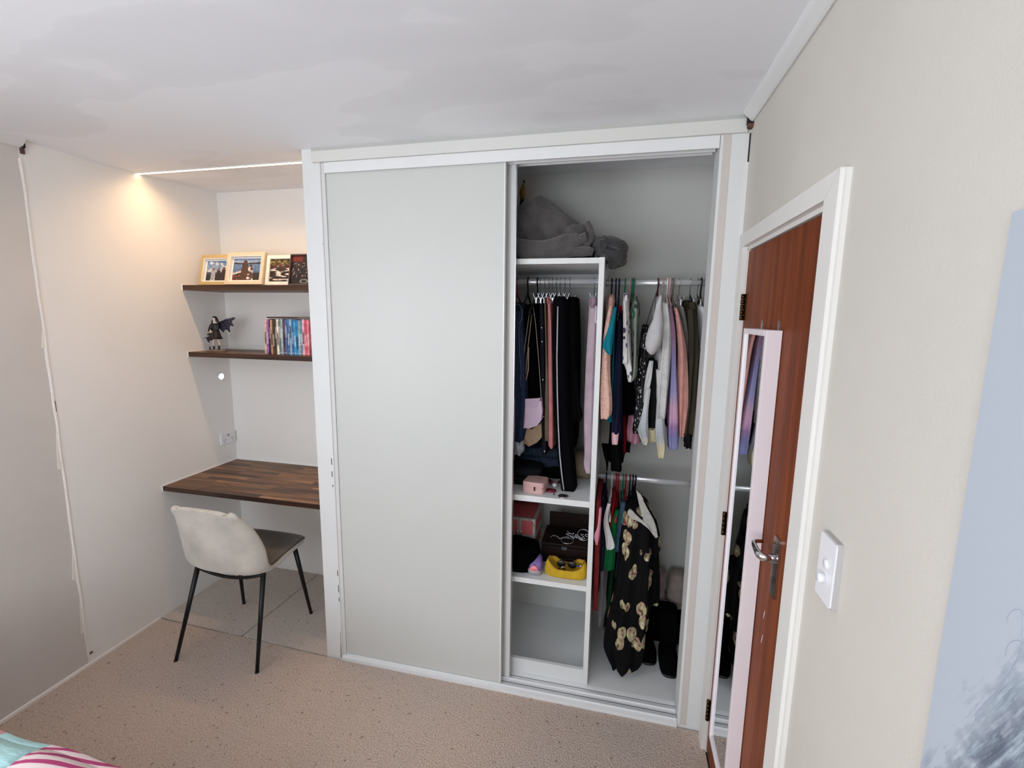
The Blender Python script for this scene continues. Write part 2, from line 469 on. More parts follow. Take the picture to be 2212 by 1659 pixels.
# right wall with the doorway
DY0, DY1, DZ = -0.736, -0.085, 1.955
wrt = struct(bx('wall_right', M['wall'], XR, XR + 0.12, YR, DY0, -0.05, 2.45), 'warm white textured right wall with doorway')
bx('wall_segment', M['wall'], XR, XR + 0.12, DY1, YB, -0.05, 2.45, wrt)
bx('wall_segment', M['wall'], XR, XR + 0.12, DY0, DY1, DZ, 2.45, wrt)

# cornices
def cornice(name, xw, sgn, y0, y1, label):
    prof = [(0, 2.372), (0.006, 2.370), (0.012, 2.374), (0.030, 2.392), (0.036, 2.400), (0.036, 2.4055), (0, 2.4055)]
    b = B(); n = 14; rings = []
    for i in range(n + 1):
        y = y0 + (y1 - y0) * i / n
        w = 0.0015 * math.sin(i * 1.9)
        rings.append([(xw + sgn * p, y, z + (w if z < 2.40 else 0)) for p, z in prof])
    return struct(b.loft(rings).obj(name, M['white']), label)
cornice('trim_1', XL, 1, YR, -0.326, 'white cornice along the left wall')
cornice('trim_2', XR, -1, YR, -0.030, 'white cornice along the right wall')
bx('wall_batten', M['dark'], XR - 0.020, XR, -0.028, -0.002, 2.366, 2.404, wrt)
bx('wall_batten', M['batten'], XR - 0.018, XR, -0.029, -0.002, 2.356, 2.366, wrt)

# thin skirting strip on the left
B().loft([[(XL, y, 0.0), (XL + 0.010, y, 0.0), (XL + 0.008, y, 0.009), (XL, y, 0.013)] for y in (YR, -2, -1, 0.026)]).obj('baseboard_left', M['cream'])
struct(bpy.data.objects['baseboard_left'], 'thin cream skirting strip along the left wall')

# ================================================================== WARDROBE SHELL
# partition between alcove and wardrobe, with scuffs
pt = struct(bx('wall_partition', M['white'], -0.002, 0.085, 0.0, YB, -0.01, 2.43, bev=0.002), 'white partition post between alcove and wardrobe')
for px, py, h in ((716, 990, 14), (717, 1018, 12), (719, 1047, 5), (729, 1232, 12), (731, 1264, 15), (732, 1291, 8)):
    p = at(px, py, 'y', -0.0005); q = at(px, py + h, 'y', -0.0005)
    bx('paint_chip', M['dark'], p.x - 0.0014, p.x + 0.0014, -0.0012, 0.001, q.z, p.z, pt)
p = at(735.5, 1365, 'y', 0); q = at(737.5, 1420, 'y', 0)
B().poly([(p.x, -0.0012, p.z), (q.x - 0.002, -0.0012, q.z), (q.x + 0.001, -0.0012, q.z)], (0, 0.002, 0)).obj('paint_crack', M['dark'], pt)
p = at(697, 527, 'y', 0); bx('paint_chip', M['dark'], p.x - .001, p.x + .001, -0.001, 0.001, p.z - .002, p.z + .002, pt)
struct(bx('trim_3', M['jamb'], 0.085, 0.1035, 0.005, 0.10, 0.0, 2.345), 'grey white jamb strip left of the sliding doors')
# header
struct(bx('trim_4', M['header'], 0.052, 1.757, -0.012, 0.0, 2.346, 2.3905, bev=0.001), 'flat off-white header board above the sliding doors')
struct(bx('trim_5', M['header_dk'], 0.052, 1.757, -0.010, 0.0, 2.3905, 2.404), 'grey strip between header board and ceiling')
struct(bx('trim_6', M['white'], 0.085, XR, 0.0, 0.10, 2.346, 2.43), 'white bulkhead over the wardrobe opening')
# right hand return
rp = struct(bx('wall_return', M['white'], 1.6745, XR, 0.0, 0.10, -0.01, 2.346, bev=0.0015), 'white return panel between wardrobe and doorway')
bx('edge_strip', M['beige_strip'], 1.684, 1.709, -0.0015, 0.001, 0.012, 2.346, rp)
bx('edge_bead', M['cream'], 1.7625, XR - 0.0005, -0.004, 0.001, 1.10, 2.25, rp)
bx('edge_bead', M['dark'], 1.7665, XR - 0.0005, -0.002, 0.001, 2.25, 2.345, rp)
# wardrobe floor board
struct(bx('trim_7', M['white'], 0.085, XR, 0.10, YB, -0.01, 0.026), 'white wardrobe floor board')

# sliding door tracks
tk = thing('door_track', 'white aluminium bottom track of the sliding wardrobe doors', 'track', (0.88, 0.05, 0.0))
prof = [(-0.008, -0.005), (-0.008, 0.017), (0.006, 0.021), (0.008, 0.028), (0.012, 0.028), (0.013, 0.021), (0.032, 0.021), (0.033, 0.017), (0.036, 0.017), (0.037, 0.021),
        (0.052, 0.022), (0.053, 0.028), (0.057, 0.028), (0.058, 0.022), (0.076, 0.022), (0.077, 0.018), (0.080, 0.018), (0.081, 0.024), (0.0995, 0.026), (0.0995, -0.005)]
B().poly([(0.0865, y, z) for y, z in prof], (1.673 - 0.0865, 0, 0)).obj('rail', M['alu'], tk)
for y in (0.0345, 0.0785):
    bx('groove', mat('groove_grey', (128, 128, 130), 0.6, var=(20, .05)), 0.0865, 1.673, y - 0.0012, y + 0.0012, 0.018, 0.0225, tk)
tt = thing('door_track', 'white top track and fascia above the open wardrobe side', 'track', (0.88, 0.05, 2.346))
bx('fascia', M['alu'], 0.1045, 1.6725, -0.002, 0.006, 2.303, 2.3455, tt, bev=0.001)
bx('rail', M['alu'], 0.1045, 1.668, 0.006, 0.052, 2.315, 2.3455, tt)
bx('rail_lip', M['alu'], 0.1045, 1.667, 0.044, 0.050, 2.306, 2.315, tt)
bx('rail_lip', M['alu'], 0.1045, 1.664, 0.092, 0.0985, 2.311, 2.3455, tt)
bx('rail', M['alu'], 0.1045, 1.665, 0.052, 0.092, 2.320, 2.3455, tt)

# the two sliding doors, both pushed to the left
d1 = thing('sliding_door', 'closed white sliding door panel, front one beside the alcove', 'sliding door', (0.5, 0.02, 0.03))
bx('panel', M['door_white'], 0.108, 0.893, 0.0125, 0.0295, 0.0285, 2.3145, d1)
bx('edge_profile', M['alu'], 0.893, 0.8985, 0.0105, 0.0315, 0.0285, 2.3145, d1, bev=0.001)
bx('edge_profile', M['alu'], 0.1045, 0.108, 0.0110, 0.0310, 0.0285, 2.3145, d1)
d2 = thing('sliding_door', 'white sliding door mostly hidden behind the front door panel', 'sliding door', (0.5, 0.07, 0.03))
bx('panel', M['door_white'], 0.145, 0.905, 0.060, 0.076, 0.0290, 2.3190, d2)
bx('edge_profile', M['jamb'], 0.905, 0.9105, 0.056, 0.080, 0.0290, 2.3190, d2)
bx('edge_profile', M['alu'], 0.9105, 0.9300, 0.0545, 0.081, 0.0290, 2.3190, d2, bev=0.0015)
bx('edge_profile', M['brushed'], 0.9300, 0.9335, 0.057, 0.078, 0.0290, 2.3190, d2)

# ================================================================== ROOM DOOR (right wall)
dr = thing('door_1', 'red-brown wooden room door with chrome lever handle', None, (XR, -0.395, 0)); dr['kind'] = 'structure'
bx('door_panel', M['mahog'], 1.776, 1.812, -0.731, -0.0895, 0.006, 1.938, dr)
bx('door_jamb', M['cream'], 1.772, 1.90, -0.736, -0.7325, 0.0, 1.952, dr); bx('door_jamb', M['cream'], 1.772, 1.90, -0.0885, -0.085, 0.0, 1.952, dr)
bx('door_jamb', M['cream'], 1.772, 1.90, -0.736, -0.085, 1.942, 1.9545, dr)
def arch(name, pts, t=0.016):
    B().poly([(XR, y, z) for y, z in pts], (-t, 0, 0)).obj(name, M['cream'], dr)
arch('architrave', [(-0.7345, 0), (-0.7345, 1.9535), (-0.797, 2.000), (-0.797, 0)])
arch('architrave', [(-0.0865, 0), (-0.0865, 1.9535), (-0.034, 1.998), (-0.034, 0)])
arch('architrave', [(-0.7335, 1.9545), (-0.0875, 1.9545), (-0.035, 1.999), (-0.7955, 2.001)])
bx('architrave_bead', M['cream'], XR - 0.009, XR, -0.809, -0.797, 0.0, 1.996, dr)
for z in (1.752, 0.965, 0.185):
    h = B()
    for k in range(5):
        zz = z - 0.045 + k * 0.018
        h.lathe([(0.0001, 0), (0.0062, 0.0005), (0.0062, 0.0165), (0.0001, 0.0175)], (1.7675, -0.0935, zz), 10)
    h.obj('hinge', M['brass'], dr, True)
    bx('hinge_leaf', M['brass'], 1.7735, 1.7765, -0.116, -0.0935, z - 0.045, z + 0.045, dr)
hp = B().poly([(1.776, y, z) for y, z in ((-0.612, 1.015), (-0.648, 1.015), (-0.650, 1.02), (-0.650, 1.165), (-0.648, 1.172), (-0.612, 1.172), (-0.610, 1.165), (-0.610, 1.02))], (-0.007, 0, 0)).obj('handle_plate', M['chrome'], dr)
hl = B().tube([(1.770, -0.632, 1.118), (1.750, -0.634, 1.119), (1.738, -0.636, 1.120), (1.733, -0.626, 1.121), (1.732, -0.605, 1.122), (1.733, -0.580, 1.124), (1.735, -0.566, 1.125), (1.745, -0.560, 1.126), (1.760, -0.559, 1.126)],
         [0.013, 0.010, 0.011, 0.0105, 0.0085, 0.0075, 0.007, 0.006, 0.005], 12, flat=0.8).obj('lever', M['chrome'], dr, True)
bx('keyhole', M['black'], 1.7685, 1.7695, -0.633, -0.628, 1.05, 1.068, dr)
for px, py, hh in ((1652, 1318, 19), (1647, 1370, 20)):
    p = at(px, py, 'x', 1.7755); q = at(px - 3, py + hh, 'x', 1.7755)
    B().poly([(1.7765, p.y - .002, p.z), (1.7765, p.y + .002, (p.z + q.z) / 2 + .003), (1.7765, q.y + .002, q.z), (1.7765, q.y - .003, (p.z + q.z) / 2)], (-0.0012, 0, 0)).obj('paint_nick', M['plastic_w'], dr)

# over-door mirror
mr = thing('door_mirror', 'tall narrow white framed mirror hanging on the brown door', 'mirror', (1.755, -0.388, 0.244))
MY0, MY1, MZ0, MZ1, MX0, MX1 = -0.505, -0.272, 0.244, 1.684, 1.736, 1.7745
M['mirframe'] = mat('mirror_frame_white', (232, 222, 226), 0.5, var=(5, 0.02))
mt = mat('mirror_silver', (225, 230, 232), 0.02, 1.0, var=(2, 0.01))
w = 0.016
bx('frame_side', M['mirframe'], MX0, MX1, MY0, MY0 + w, MZ0, MZ1, mr, 0.0012); bx('frame_side', M['mirframe'], MX0, MX1, MY1 - w, MY1, MZ0, MZ1, mr, 0.0012)
bx('frame_top', M['mirframe'], MX0, MX1, MY0 + w, MY1 - w, MZ1 - w, MZ1, mr, 0.0012); bx('frame_bottom', M['mirframe'], MX0, MX1, MY0 + w, MY1 - w, MZ0, MZ0 + w, mr, 0.0012)
bx('backing', M['mirframe'], MX0 + 0.012, MX1, MY0 + w, MY1 - w, MZ0 + w, MZ1 - w, mr)
bx('mirror_glass', mt, MX0 + 0.006, MX0 + 0.012, MY0 + w, MY1 - w, MZ0 + w, MZ1 - w, mr)
for y in (-0.465, -0.315):
    h = B().poly([(1.7755, y - 0.006, 1.675), (1.7755, y - 0.006, 1.706), (1.7755, y - 0.003, 1.711), (1.7755, y + 0.003, 1.711), (1.7755, y + 0.006, 1.706), (1.7755, y + 0.006, 1.675)], (-0.0015, 0, 0))
    k = h.obj('hanging_tab', M['brushed'], mr)
    B().lathe([(0.0001, 0), (0.0022, 0), (0.0022, 0.0006), (0.0001, 0.0006)], (1.7736, y, 1.703), 10, 'x').obj('tab_hole', M['black'], k)

# light switch with dimmer
sw = thing('light_switch', 'white wall switch plate with rocker and dimmer knob', 'switch', (XR, -0.919, 1.187))
B().poly([(XR, y, z) for y, z in ((-0.889, 1.187), (-0.949, 1.187), (-0.9525, 1.190), (-0.9525, 1.311), (-0.949, 1.315), (-0.889, 1.315), (-0.8855, 1.311), (-0.8855, 1.190))], (-0.010, 0, 0)).obj('plate_surround', M['plastic_shaded'], sw)  # side of the white plate, its shading painted in as grey
B().poly([(XR - 0.010, y, z) for y, z in ((-0.890, 1.189), (-0.948, 1.189), (-0.951, 1.192), (-0.951, 1.310), (-0.948, 1.313), (-0.890, 1.313), (-0.887, 1.310), (-0.887, 1.192))], (-0.003, 0, 0)).obj('plate', M['plastic_w'], sw)
B().lathe([(0.0001, -0.0165), (0.0085, -0.0158), (0.0098, -0.013)], (XR, -0.9215, 1.263), 20, 'x').obj('rocker', M['plastic_w'], sw, True)
B().lathe([(0.0001, -0.024), (0.0080, -0.024), (0.0088, -0.0225), (0.0095, -0.013)], (XR, -0.9185, 1.233), 20, 'x').obj('dimmer_knob', M['plastic_w'], sw, True)

# canvas print
cv = thing('wall_print', 'pale blue-grey print of a shaggy animal mane on the right wall', 'picture', (XR, -1.55, 0.95))
bx('print_board', mat_fur_print(), XR - 0.006, XR - 0.0005, -1.92, -1.2145, 0.93, 1.831, cv)

for pts in ([(2212, 1330), (2205, 1318), (2190, 1318), (2178, 1330), (2176, 1348)], [(2212, 1392), (2203, 1384), (2188, 1385), (2176, 1398), (2172, 1420)], [(2209, 1330), (2208, 1360), (2206, 1400), (2196, 1430), (2180, 1452)], [(2210, 1405), (2194, 1428), (2176, 1462), (2160, 1490)], [(2185, 1465), (2150, 1498), (2118, 1530), (2105, 1560)]):
    P = []
    for i in range(len(pts) - 1):
        for k in range(5):
            t_ = k / 5; a_, b_, c_, d_ = pts[max(0, i - 1)], pts[i], pts[i + 1], pts[min(len(pts) - 1, i + 2)]
            P.append(tuple(0.5 * (2 * b_[q] + (c_[q] - a_[q]) * t_ + (2 * a_[q] - 5 * b_[q] + 4 * c_[q] - d_[q]) * t_ ** 2 + (3 * b_[q] - a_[q] - 3 * c_[q] + d_[q]) * t_ ** 3) for q in (0, 1)))
    B().tube([at(x, y, 'x', XR - 0.0062) for x, y in P], 0.00035, 5).obj('hair_strand', mat('print_strand', (160, 171, 185), 0.6, var=(40, .1)), cv, True)

# ================================================================== ALCOVE: desk, shelves, LED strip
def staves(t, x0, x1, y0, y1, z0, z1, rows, seed, lens=(0.22, 0.42)):
    r = random.Random(seed)
    dy = (y1 - y0) / rows
    for i in range(rows):
        x = x0 - r.uniform(0.0, 0.25)
        while x < x1:
            L = r.uniform(*lens); a, c = max(x0, x), min(x1, x + L)
            if c - a > 0.004:
                lift = r.uniform(0, 0.0004)
                o = bx('stave', M['walnut'], a + 0.0003, c - 0.0003, y0 + i * dy + 0.0003, y0 + (i + 1) * dy - 0.0003, z0, z1 + lift, t)
            x += L
XA0, XA1 = XL + 0.0035, -0.0035
desk = thing('wall_desk', 'dark walnut butcher-block desk top built across the alcove', 'desk', (-0.54, 0.38, 0.72))
staves(desk, XA0, XA1, 0.1185, 0.632, 0.7215, 0.745, 13, 5)
bx('front_edge', M['walnut_edge'], XA0, XA1, 0.1145, 0.1182, 0.7205, 0.7455, desk)
sh = thing('wall_shelf', 'upper dark walnut alcove shelf holding photo frames', 'shelf', (-0.54, 0.49, 1.83))
staves(sh, XA0, XA1, 0.352, 0.632, 1.832, 1.860, 6, 8, (0.3, 0.5))
bx('front_edge', M['walnut_edge'], XA0, XA1, 0.348, 0.3517, 1.8315, 1.8605, sh)
s2 = thing('wall_shelf', 'lower dark walnut alcove shelf holding figurine and books', 'shelf', (-0.54, 0.49, 1.45))
staves(s2, XA0, XA1, 0.350, 0.632, 1.452, 1.478, 6, 11, (0.3, 0.5))
bx('front_edge', M['walnut_edge'], XA0, XA1, 0.346, 0.3497, 1.4515, 1.4785, s2)
# pale caulk lines where the desk and shelves meet the walls
M['caulk'] = mat('white_caulk', (240, 238, 236), 0.6, var=(20, 0.02))
for t, z, ya in ((desk, 0.7455, 0.1145), (sh, 1.8605, 0.348), (s2, 1.4785, 0.346)):
    bx('caulk_line', M['caulk'], XL + 0.0015, XA0 + 0.0025, ya - 0.002, 0.632, z - 0.029, z + 0.005, t)
    bx('caulk_line', M['caulk'], XL + 0.0015, XA1, 0.6305, YB, z - 0.029, z + 0.005, t)

def zceil(y): return 2.403 + (2.432 - 2.403) * y / YB
led = thing('led_strip', 'glowing warm LED strip light set in the alcove ceiling', 'light', (-0.54, 0.155, 2.41))
lm = mat('led_diffuser', (255, 255, 255), 0.5, emit=((255, 214, 156), 14.0))
z = zceil(0.155)
bx('diffuser', lm, XL + 0.004, -0.006, 0.148, 0.162, z - 0.0045, z - 0.0015, led)
bx('channel', M['alu'], XL + 0.003, -0.004, 0.1445, 0.148, z - 0.005, z + 0.004, led); bx('channel', M['alu'], XL + 0.003, -0.004, 0.162, 0.1655, z - 0.005, z + 0.006, led)

ll = bpy.data.lights.new('led_light', 'AREA'); ll.shape = 'RECTANGLE'; ll.size = 0.91; ll.size_y = 0.012
ll.energy = 3.9; ll.color = (1.0, 0.62, 0.32); ll.spread = math.radians(150)
lo = bpy.data.objects.new('led_light', ll); COL.objects.link(lo); lo.location = (-0.545, 0.155, z - 0.0052)
lo.parent = led; lo.matrix_parent_inverse = Matrix.Translation(-BASES[led.name])

# double outlet
ot = thing('wall_outlet', 'white double power outlet with USB ports above the desk', 'outlet', (XL, 0.572, 0.868))
ox = XL + 0.0015
B().box(ox, ox + 0.011, 0.513, 0.630, 0.870, 0.944, 0.003).obj('plate', M['plastic_w'], ot)
for y in (0.541, 0.603):
    B().box(ox + 0.0105, ox + 0.0135, y - 0.008, y + 0.008, 0.922, 0.936, 0.002).obj('rocker', M['plastic_w'], ot)
    for dy, dz, rz in ((-0.007, 0.006, 1), (0.007, 0.006, 1), (0.0, -0.009, 0)):
        bx('socket_slot', M['greymetal'], ox + 0.0105, ox + 0.0117, y + dy - 0.0016, y + dy + 0.0016, 0.893 + dz - 0.004, 0.893 + dz + 0.004, ot)
for z in (0.921, 0.930):
    bx('usb_port', M['black'], ox + 0.0105, ox + 0.012, 0.566, 0.577, z - 0.0025, z + 0.0025, ot)
# bright oval spot on the side wall, built as a glowing disc
pk = thing('glow_disc', 'small bright white glowing disc on the alcove side wall', 'light', (XL, 0.556, 1.309))
B().lathe([(0.0001, 0.009), (0.020, 0.009), (0.024, 0.006), (0.024, 0.0)], (ox, 0.556, 1.309), 24, 'x').obj('rim', M['plastic_w'], pk, True)
B().lathe([(0.0001, 0.0115), (0.017, 0.0105), (0.020, 0.009)], (ox, 0.556, 1.309), 24, 'x').obj('lens', mat('glow_disc_face', (255, 255, 255), 0.4, emit=((255, 252, 246), 1.1)), pk, True)

# ================================================================== CHAIR
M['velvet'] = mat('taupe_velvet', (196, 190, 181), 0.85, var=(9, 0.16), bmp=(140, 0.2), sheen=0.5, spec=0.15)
M['velvet_shaded'] = mat('taupe_velvet_shaded', (102, 96, 88), 0.85, var=(9, 0.14), bmp=(140, 0.2), sheen=0.3, spec=0.15)
CX, CY = -0.490, 0.03
ch = thing('shell_chair', 'light taupe velvet shell chair with black metal legs', 'chair', (CX, CY, 0))
def cat(pts, n):
    pts = [np.array(p, float) for p in pts]; P = [2 * pts[0] - pts[1]] + pts + [2 * pts[-1] - pts[-2]]
    out = []
    for i in range(1, len(P) - 2):
        for k in range(n):
            t = k / n; a, b_, c, d = P[i - 1], P[i], P[i + 1], P[i + 2]
            out.append(0.5 * ((2 * b_) + (c - a) * t + (2 * a - 5 * b_ + 4 * c - d) * t * t + (3 * b_ - a - 3 * c + d) * t ** 3))
    out.append(P[-2]); return out
# rows: y, z, half width, side lift (z), side wrap (y)
prof = cat([(0.245, 0.452, 0.135, 0.0, 0.0), (0.240, 0.462, 0.185, 0.002, -0.02), (0.19, 0.468, 0.205, 0.006, 0.0), (0.06, 0.458, 0.215, 0.018, 0.0),
            (-0.06, 0.444, 0.222, 0.024, 0.01), (-0.120, 0.450, 0.224, 0.044, 0.035), (-0.168, 0.486, 0.222, 0.042, 0.078), (-0.192, 0.556, 0.215, 0.028, 0.098),
            (-0.207, 0.655, 0.203, 0.010, 0.085), (-0.218, 0.745, 0.188, 0.0, 0.055), (-0.2235, 0.784, 0.179, -0.010, 0.030), (-0.2252, 0.801, 0.166, -0.014, 0.018), (-0.2265, 0.8105, 0.142, -0.016, 0.008)], 4)
NU = 17
def shell_pt(r, u, off):
    y, z, w, lift, wrap = r
    a = abs(u)
    return Vector((CX + w * math.sin(u * math.pi / 2) * (1.0), CY + y + wrap * a ** 2.2, z + lift * a ** 2.5))
def shell(rows, thick, inner):
    b = B()
    grid = [[b.bm.verts.new(shell_pt(r, -1 + 2 * i / (NU - 1), 0)) for i in range(NU)] for r in rows]
    for g0, g1 in zip(grid, grid[1:]):
        for i in range(NU - 1): b.bm.faces.new((g0[i], g0[i + 1], g1[i + 1], g1[i]))
    return b
def solid(o, t, off, sub=1):
    md = o.modifiers.new('Solidify', 'SOLIDIFY'); md.thickness = t; md.offset = off
    if sub:
        s = o.modifiers.new('Subsurf', 'SUBSURF'); s.levels = sub; s.render_levels = sub
k = 22
sb = shell(prof, 0.03, False).obj('shell', M['velvet'], ch, True); solid(sb, 0.016, 1.0)
# seat pad sits just above the shell; desk shade is put into its darker velvet
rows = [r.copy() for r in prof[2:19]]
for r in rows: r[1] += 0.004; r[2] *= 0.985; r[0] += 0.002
pad = shell(rows, 0.0, True).obj('seat_pad', M['velvet_shaded'], ch, True); solid(pad, 0.012, -1.0, 1)
edge = [shell_pt(r, -1, 0) for r in prof] + [shell_pt(prof[-1], u, 0) for u in np.linspace(-0.8, 0.8, 7)] + [shell_pt(r, 1, 0) for r in prof[::-1]]
B().tube(edge, 0.0022, 6).obj('piping', M['velvet'], ch, True)
tops = [(-0.652, -0.090, 0.449), (-0.288, -0.066, 0.449), (-0.668, 0.165, 0.440), (-0.302, 0.180, 0.440)]
feet = [(-0.704, -0.211, 0.0), (-0.261, -0.178, 0.0), (-0.738, 0.253, 0.0), (-0.297, 0.272, 0.0)]
for tp, ft in zip(tops, feet):
    a, c = Vector(tp), Vector(ft)
    lg = B().tube([a, a.lerp(c, 0.5), c], [0.0125, 0.0105, 0.0085], 10).obj('leg', M['blackmetal'], ch, True)
    B().lathe([(0.0001, 0.0), (0.0095, 0.0), (0.0095, 0.006), (0.0001, 0.006)], c, 10).obj('foot_cap', M['black'], lg, True)
def arc(a, c, sag, n=10, axis=2):
    a, c = Vector(a), Vector(c); out = []
    for i in range(n + 1):
        t = i / n; p = a.lerp(c, t); p[axis] -= sag * 4 * t * (1 - t); out.append(p)
    return out
B().tube(arc((-0.655, -0.092, 0.440), (-0.290, -0.070, 0.440), 0.034), 0.008, 8).obj('under_frame', M['blackmetal'], ch, True)
B().tube(arc((-0.668, 0.165, 0.440), (-0.302, 0.180, 0.440), 0.020), 0.008, 8).obj('under_frame', M['blackmetal'], ch, True)

# ================================================================== PHOTO FRAMES
def painted(name, W, H, nx, ny, fn, parent, xf):
    """flat print: a fine grid whose colours are the picture"""
    me = bpy.data.meshes.new(name); vs = []; fs = []; cols = []
    for j in range(ny):
        for i in range(nx):
            a, c, d, e = i / nx, (i + 1) / nx, j / ny, (j + 1) / ny
            k0 = len(vs)
            for u, v in ((a, d), (c, d), (c, e), (a, e)): vs.append(xf(u, v))
            fs.append((k0, k0 + 1, k0 + 2, k0 + 3)); g_ = 1 + 0.35 * mnoise.noise(((a + c) * 9, (d + e) * 9, 1.7)) + 0.2 * mnoise.noise((a * 40, d * 40, 4.1)); cols.append(lin(tuple(max(0, min(255, q * 0.86 * g_)) for q in fn((a + c) / 2, (d + e) / 2))))
    me.from_pydata([tuple(v) for v in vs], [], fs)
    at_ = me.color_attributes.new('print', 'FLOAT_COLOR', 'CORNER')
    for i, c in enumerate(cols):
        for k in range(4): at_.data[i * 4 + k].color = c
    if 'print' not in M: M['print'] = mat_vcol('photo_print')
    me.materials.append(M['print'])
    o = bpy.data.objects.new(name, me); COL.objects.link(o); setp(o, parent)
    return o
def mixrgb(a, c, t): return tuple(x + (y - x) * t for x, y in zip(a, c))
def nz(u, v, s, k=0): return mnoise.noise((u * s, v * s, k))
def person_mask(u, v, cx, top, w):
    hd = ((u - cx) / (w * 0.36)) ** 2 + ((v - (top - 0.07)) / 0.075) ** 2 < 1
    bd = v < top - 0.13 and abs(u - cx) < w * (0.6 + 0.5 * (top - v)) * 0.8
    return 1 if hd else (2 if bd else 0)
def pic_sky(u, v):
    c = mixrgb((225, 228, 235), (92, 140, 195), max(0, min(1, (v - 0.35) * 1.5 + 0.5 * nz(u, v, 4))))
    if v > 0.45 and nz(u, v, 5, 3) > 0.12: c = (235, 238, 245)
    if v < 0.42 + 0.03 * nz(u, 0, 6): c = (70, 72, 92)
    if v < 0.3: c = (38, 40, 48)
    for cx, top, col in ((0.32, 0.66, (190, 190, 198)), (0.56, 0.64, (45, 32, 34)), (0.79, 0.70, (52, 38, 46))):
        k = person_mask(u, v, cx, top, 0.15)
        if k == 1: c = (120, 84, 70)
        if k == 2: c = col
    return c
def pic_lake(u, v):
    c = mixrgb((70, 100, 145), (130, 165, 205), v)
    if v > 0.80: c = mixrgb((190, 205, 225), (110, 150, 200), (v - .8) * 5)
    if 0.74 < v < 0.82 + 0.04 * nz(u, 1, 5): c = (52, 58, 70)
    if v < 0.35 + 0.15 * u * 0: c = mixrgb((58, 46, 42), (38, 34, 32), nz(u, v, 9) + .5)
    if abs(v - (0.30 + 0.35 * u)) < 0.05 and u < 0.4: c = (225, 215, 205)
    if u < 0.3 and v < 0.25 and nz(u, v, 14) > 0: c = (150, 80, 50)
    k = person_mask(u, v, 0.42, 0.93, 0.19)
    if k: c = (88, 58, 48)
    k = person_mask(u, v, 0.62, 0.72, 0.15)
    if k: c = (225, 220, 215) if nz(u, v, 8, 2) > 0.15 else (92, 60, 46)
    return c
def pic_patio(u, v):
    n = nz(u * 1.0, v * 2.6, 5, 1)
    c = mixrgb((46, 34, 34), (120, 100, 92), max(0, min(1, n + .4)))
    if n > 0.16 and v < 0.75: c = (232, 225, 215)
    if v > 0.72: c = (150, 128, 70) if nz(u, v, 12, 4) > 0 else (70, 62, 36)
    if 0.6 < v < 0.75 and nz(u, v, 10, 7) > 0.1: c = (110, 40, 44)
    return c
def pic_disc(u, v):
    n = nz(u, v, 9, 5)
    c = mixrgb((30, 26, 28), (70, 58, 58), max(0, min(1, n + .3)))
    if v > 0.78 and u < 0.5: c = (118, 34, 34)
    if 0.25 < v < 0.75 and nz(u, v, 16, 2) > 0.32: c = (170, 150, 150)
    if v < 0.2 and abs(((u - .62) / .18) ** 2 + ((v - .1) / .07) ** 2 - 0.8) < 0.3: c = (150, 160, 150)
    return c
def frame(label, x0, x1, yf, zb, h, lean, fcol, mcol, fw, dep, pic, mw=0.006, yaw=0.0):
    t = thing('photo_frame', label, 'photo frame', ((x0 + x1) / 2, yf, zb), 'picture frames on the upper alcove shelf')
    L = math.radians(lean); ca, sa = math.cos(L), math.sin(L)
    cy_, sy_ = math.cos(yaw), math.sin(yaw); W = x1 - x0
    up = 0.0
    def X(u, d, v):  # u along width, d depth backwards, v up the leaning face
        xx, yy, zz = u - W / 2, d * ca + v * sa, v * ca - d * sa + dep * sa
        return Vector(((x0 + x1) / 2 + xx * cy_ - yy * sy_, yf + xx * sy_ + yy * cy_, zb + zz))
    def lb(nm, u0, u1, d0, d1, v0, v1, m, par=t):
        b = B(); vs = [b.bm.verts.new(X(u, d, v)) for u in (u0, u1) for d in (d0, d1) for v in (v0, v1)]
        fs = [b.bm.faces.new([vs[i] for i in f]) for f in [(0, 1, 3, 2), (4, 6, 7, 5), (0, 4, 5, 1), (2, 3, 7, 6), (0, 2, 6, 4), (1, 5, 7, 3)]]
        bmesh.ops.recalc_face_normals(b.bm, faces=fs)
        return b.obj(nm, m, par)
    fm = mat('frame_%d_%d_%d' % fcol, fcol, 0.45, var=(25, 0.08), stretch=(1, 1, 6)); mm = mat('mat_%d_%d_%d' % mcol, mcol, 0.6, var=(8, 0.02))
    lb('frame_side', 0, fw, 0, dep, 0, h, fm); lb('frame_side', W - fw, W, 0, dep, 0, h, fm)
    lb('frame_top', fw, W - fw, 0, dep, h - fw, h, fm); lb('frame_bottom', fw, W - fw, 0, dep, 0, fw, fm)
    i = 0.0035
    for a in ((fw, fw + i, fw, h - fw), (W - fw - i, W - fw, fw, h - fw), (fw, W - fw, fw, fw + i), (fw, W - fw, h - fw - i, h - fw)):
        lb('inner_lip', a[0], a[1], 0.001, dep * 0.75, a[2], a[3], mm)
    lb('backing', fw, W - fw, dep * 0.80, dep * 0.95, fw, h - fw, mm)
    g0 = fw + mw
    painted('photo_print', 1, 1, 90, 90, pic, t, lambda u, v: X(g0 + u * (W - 2 * g0), dep * 0.79, g0 + v * (h - 2 * g0)))
    return t
frame('pale oak photo frame with three people under a cloudy sky', -1.035, -0.822, 0.405, 1.8605, 0.178, 14, (196, 170, 116), (240, 238, 234), 0.019, 0.022, pic_sky, 0.012)
frame('cream photo frame with a figure seated beside a blue lake', -0.826, -0.578, 0.378, 1.8605, 0.184, 14, (214, 198, 172), (240, 238, 234), 0.018, 0.024, pic_lake, 0.012)
frame('white photo frame with a picture of a sunlit patio', -0.572, -0.350, 0.395, 1.8605, 0.168, 12, (238, 232, 222), (236, 232, 226), 0.016, 0.012, pic_patio, 0.002)
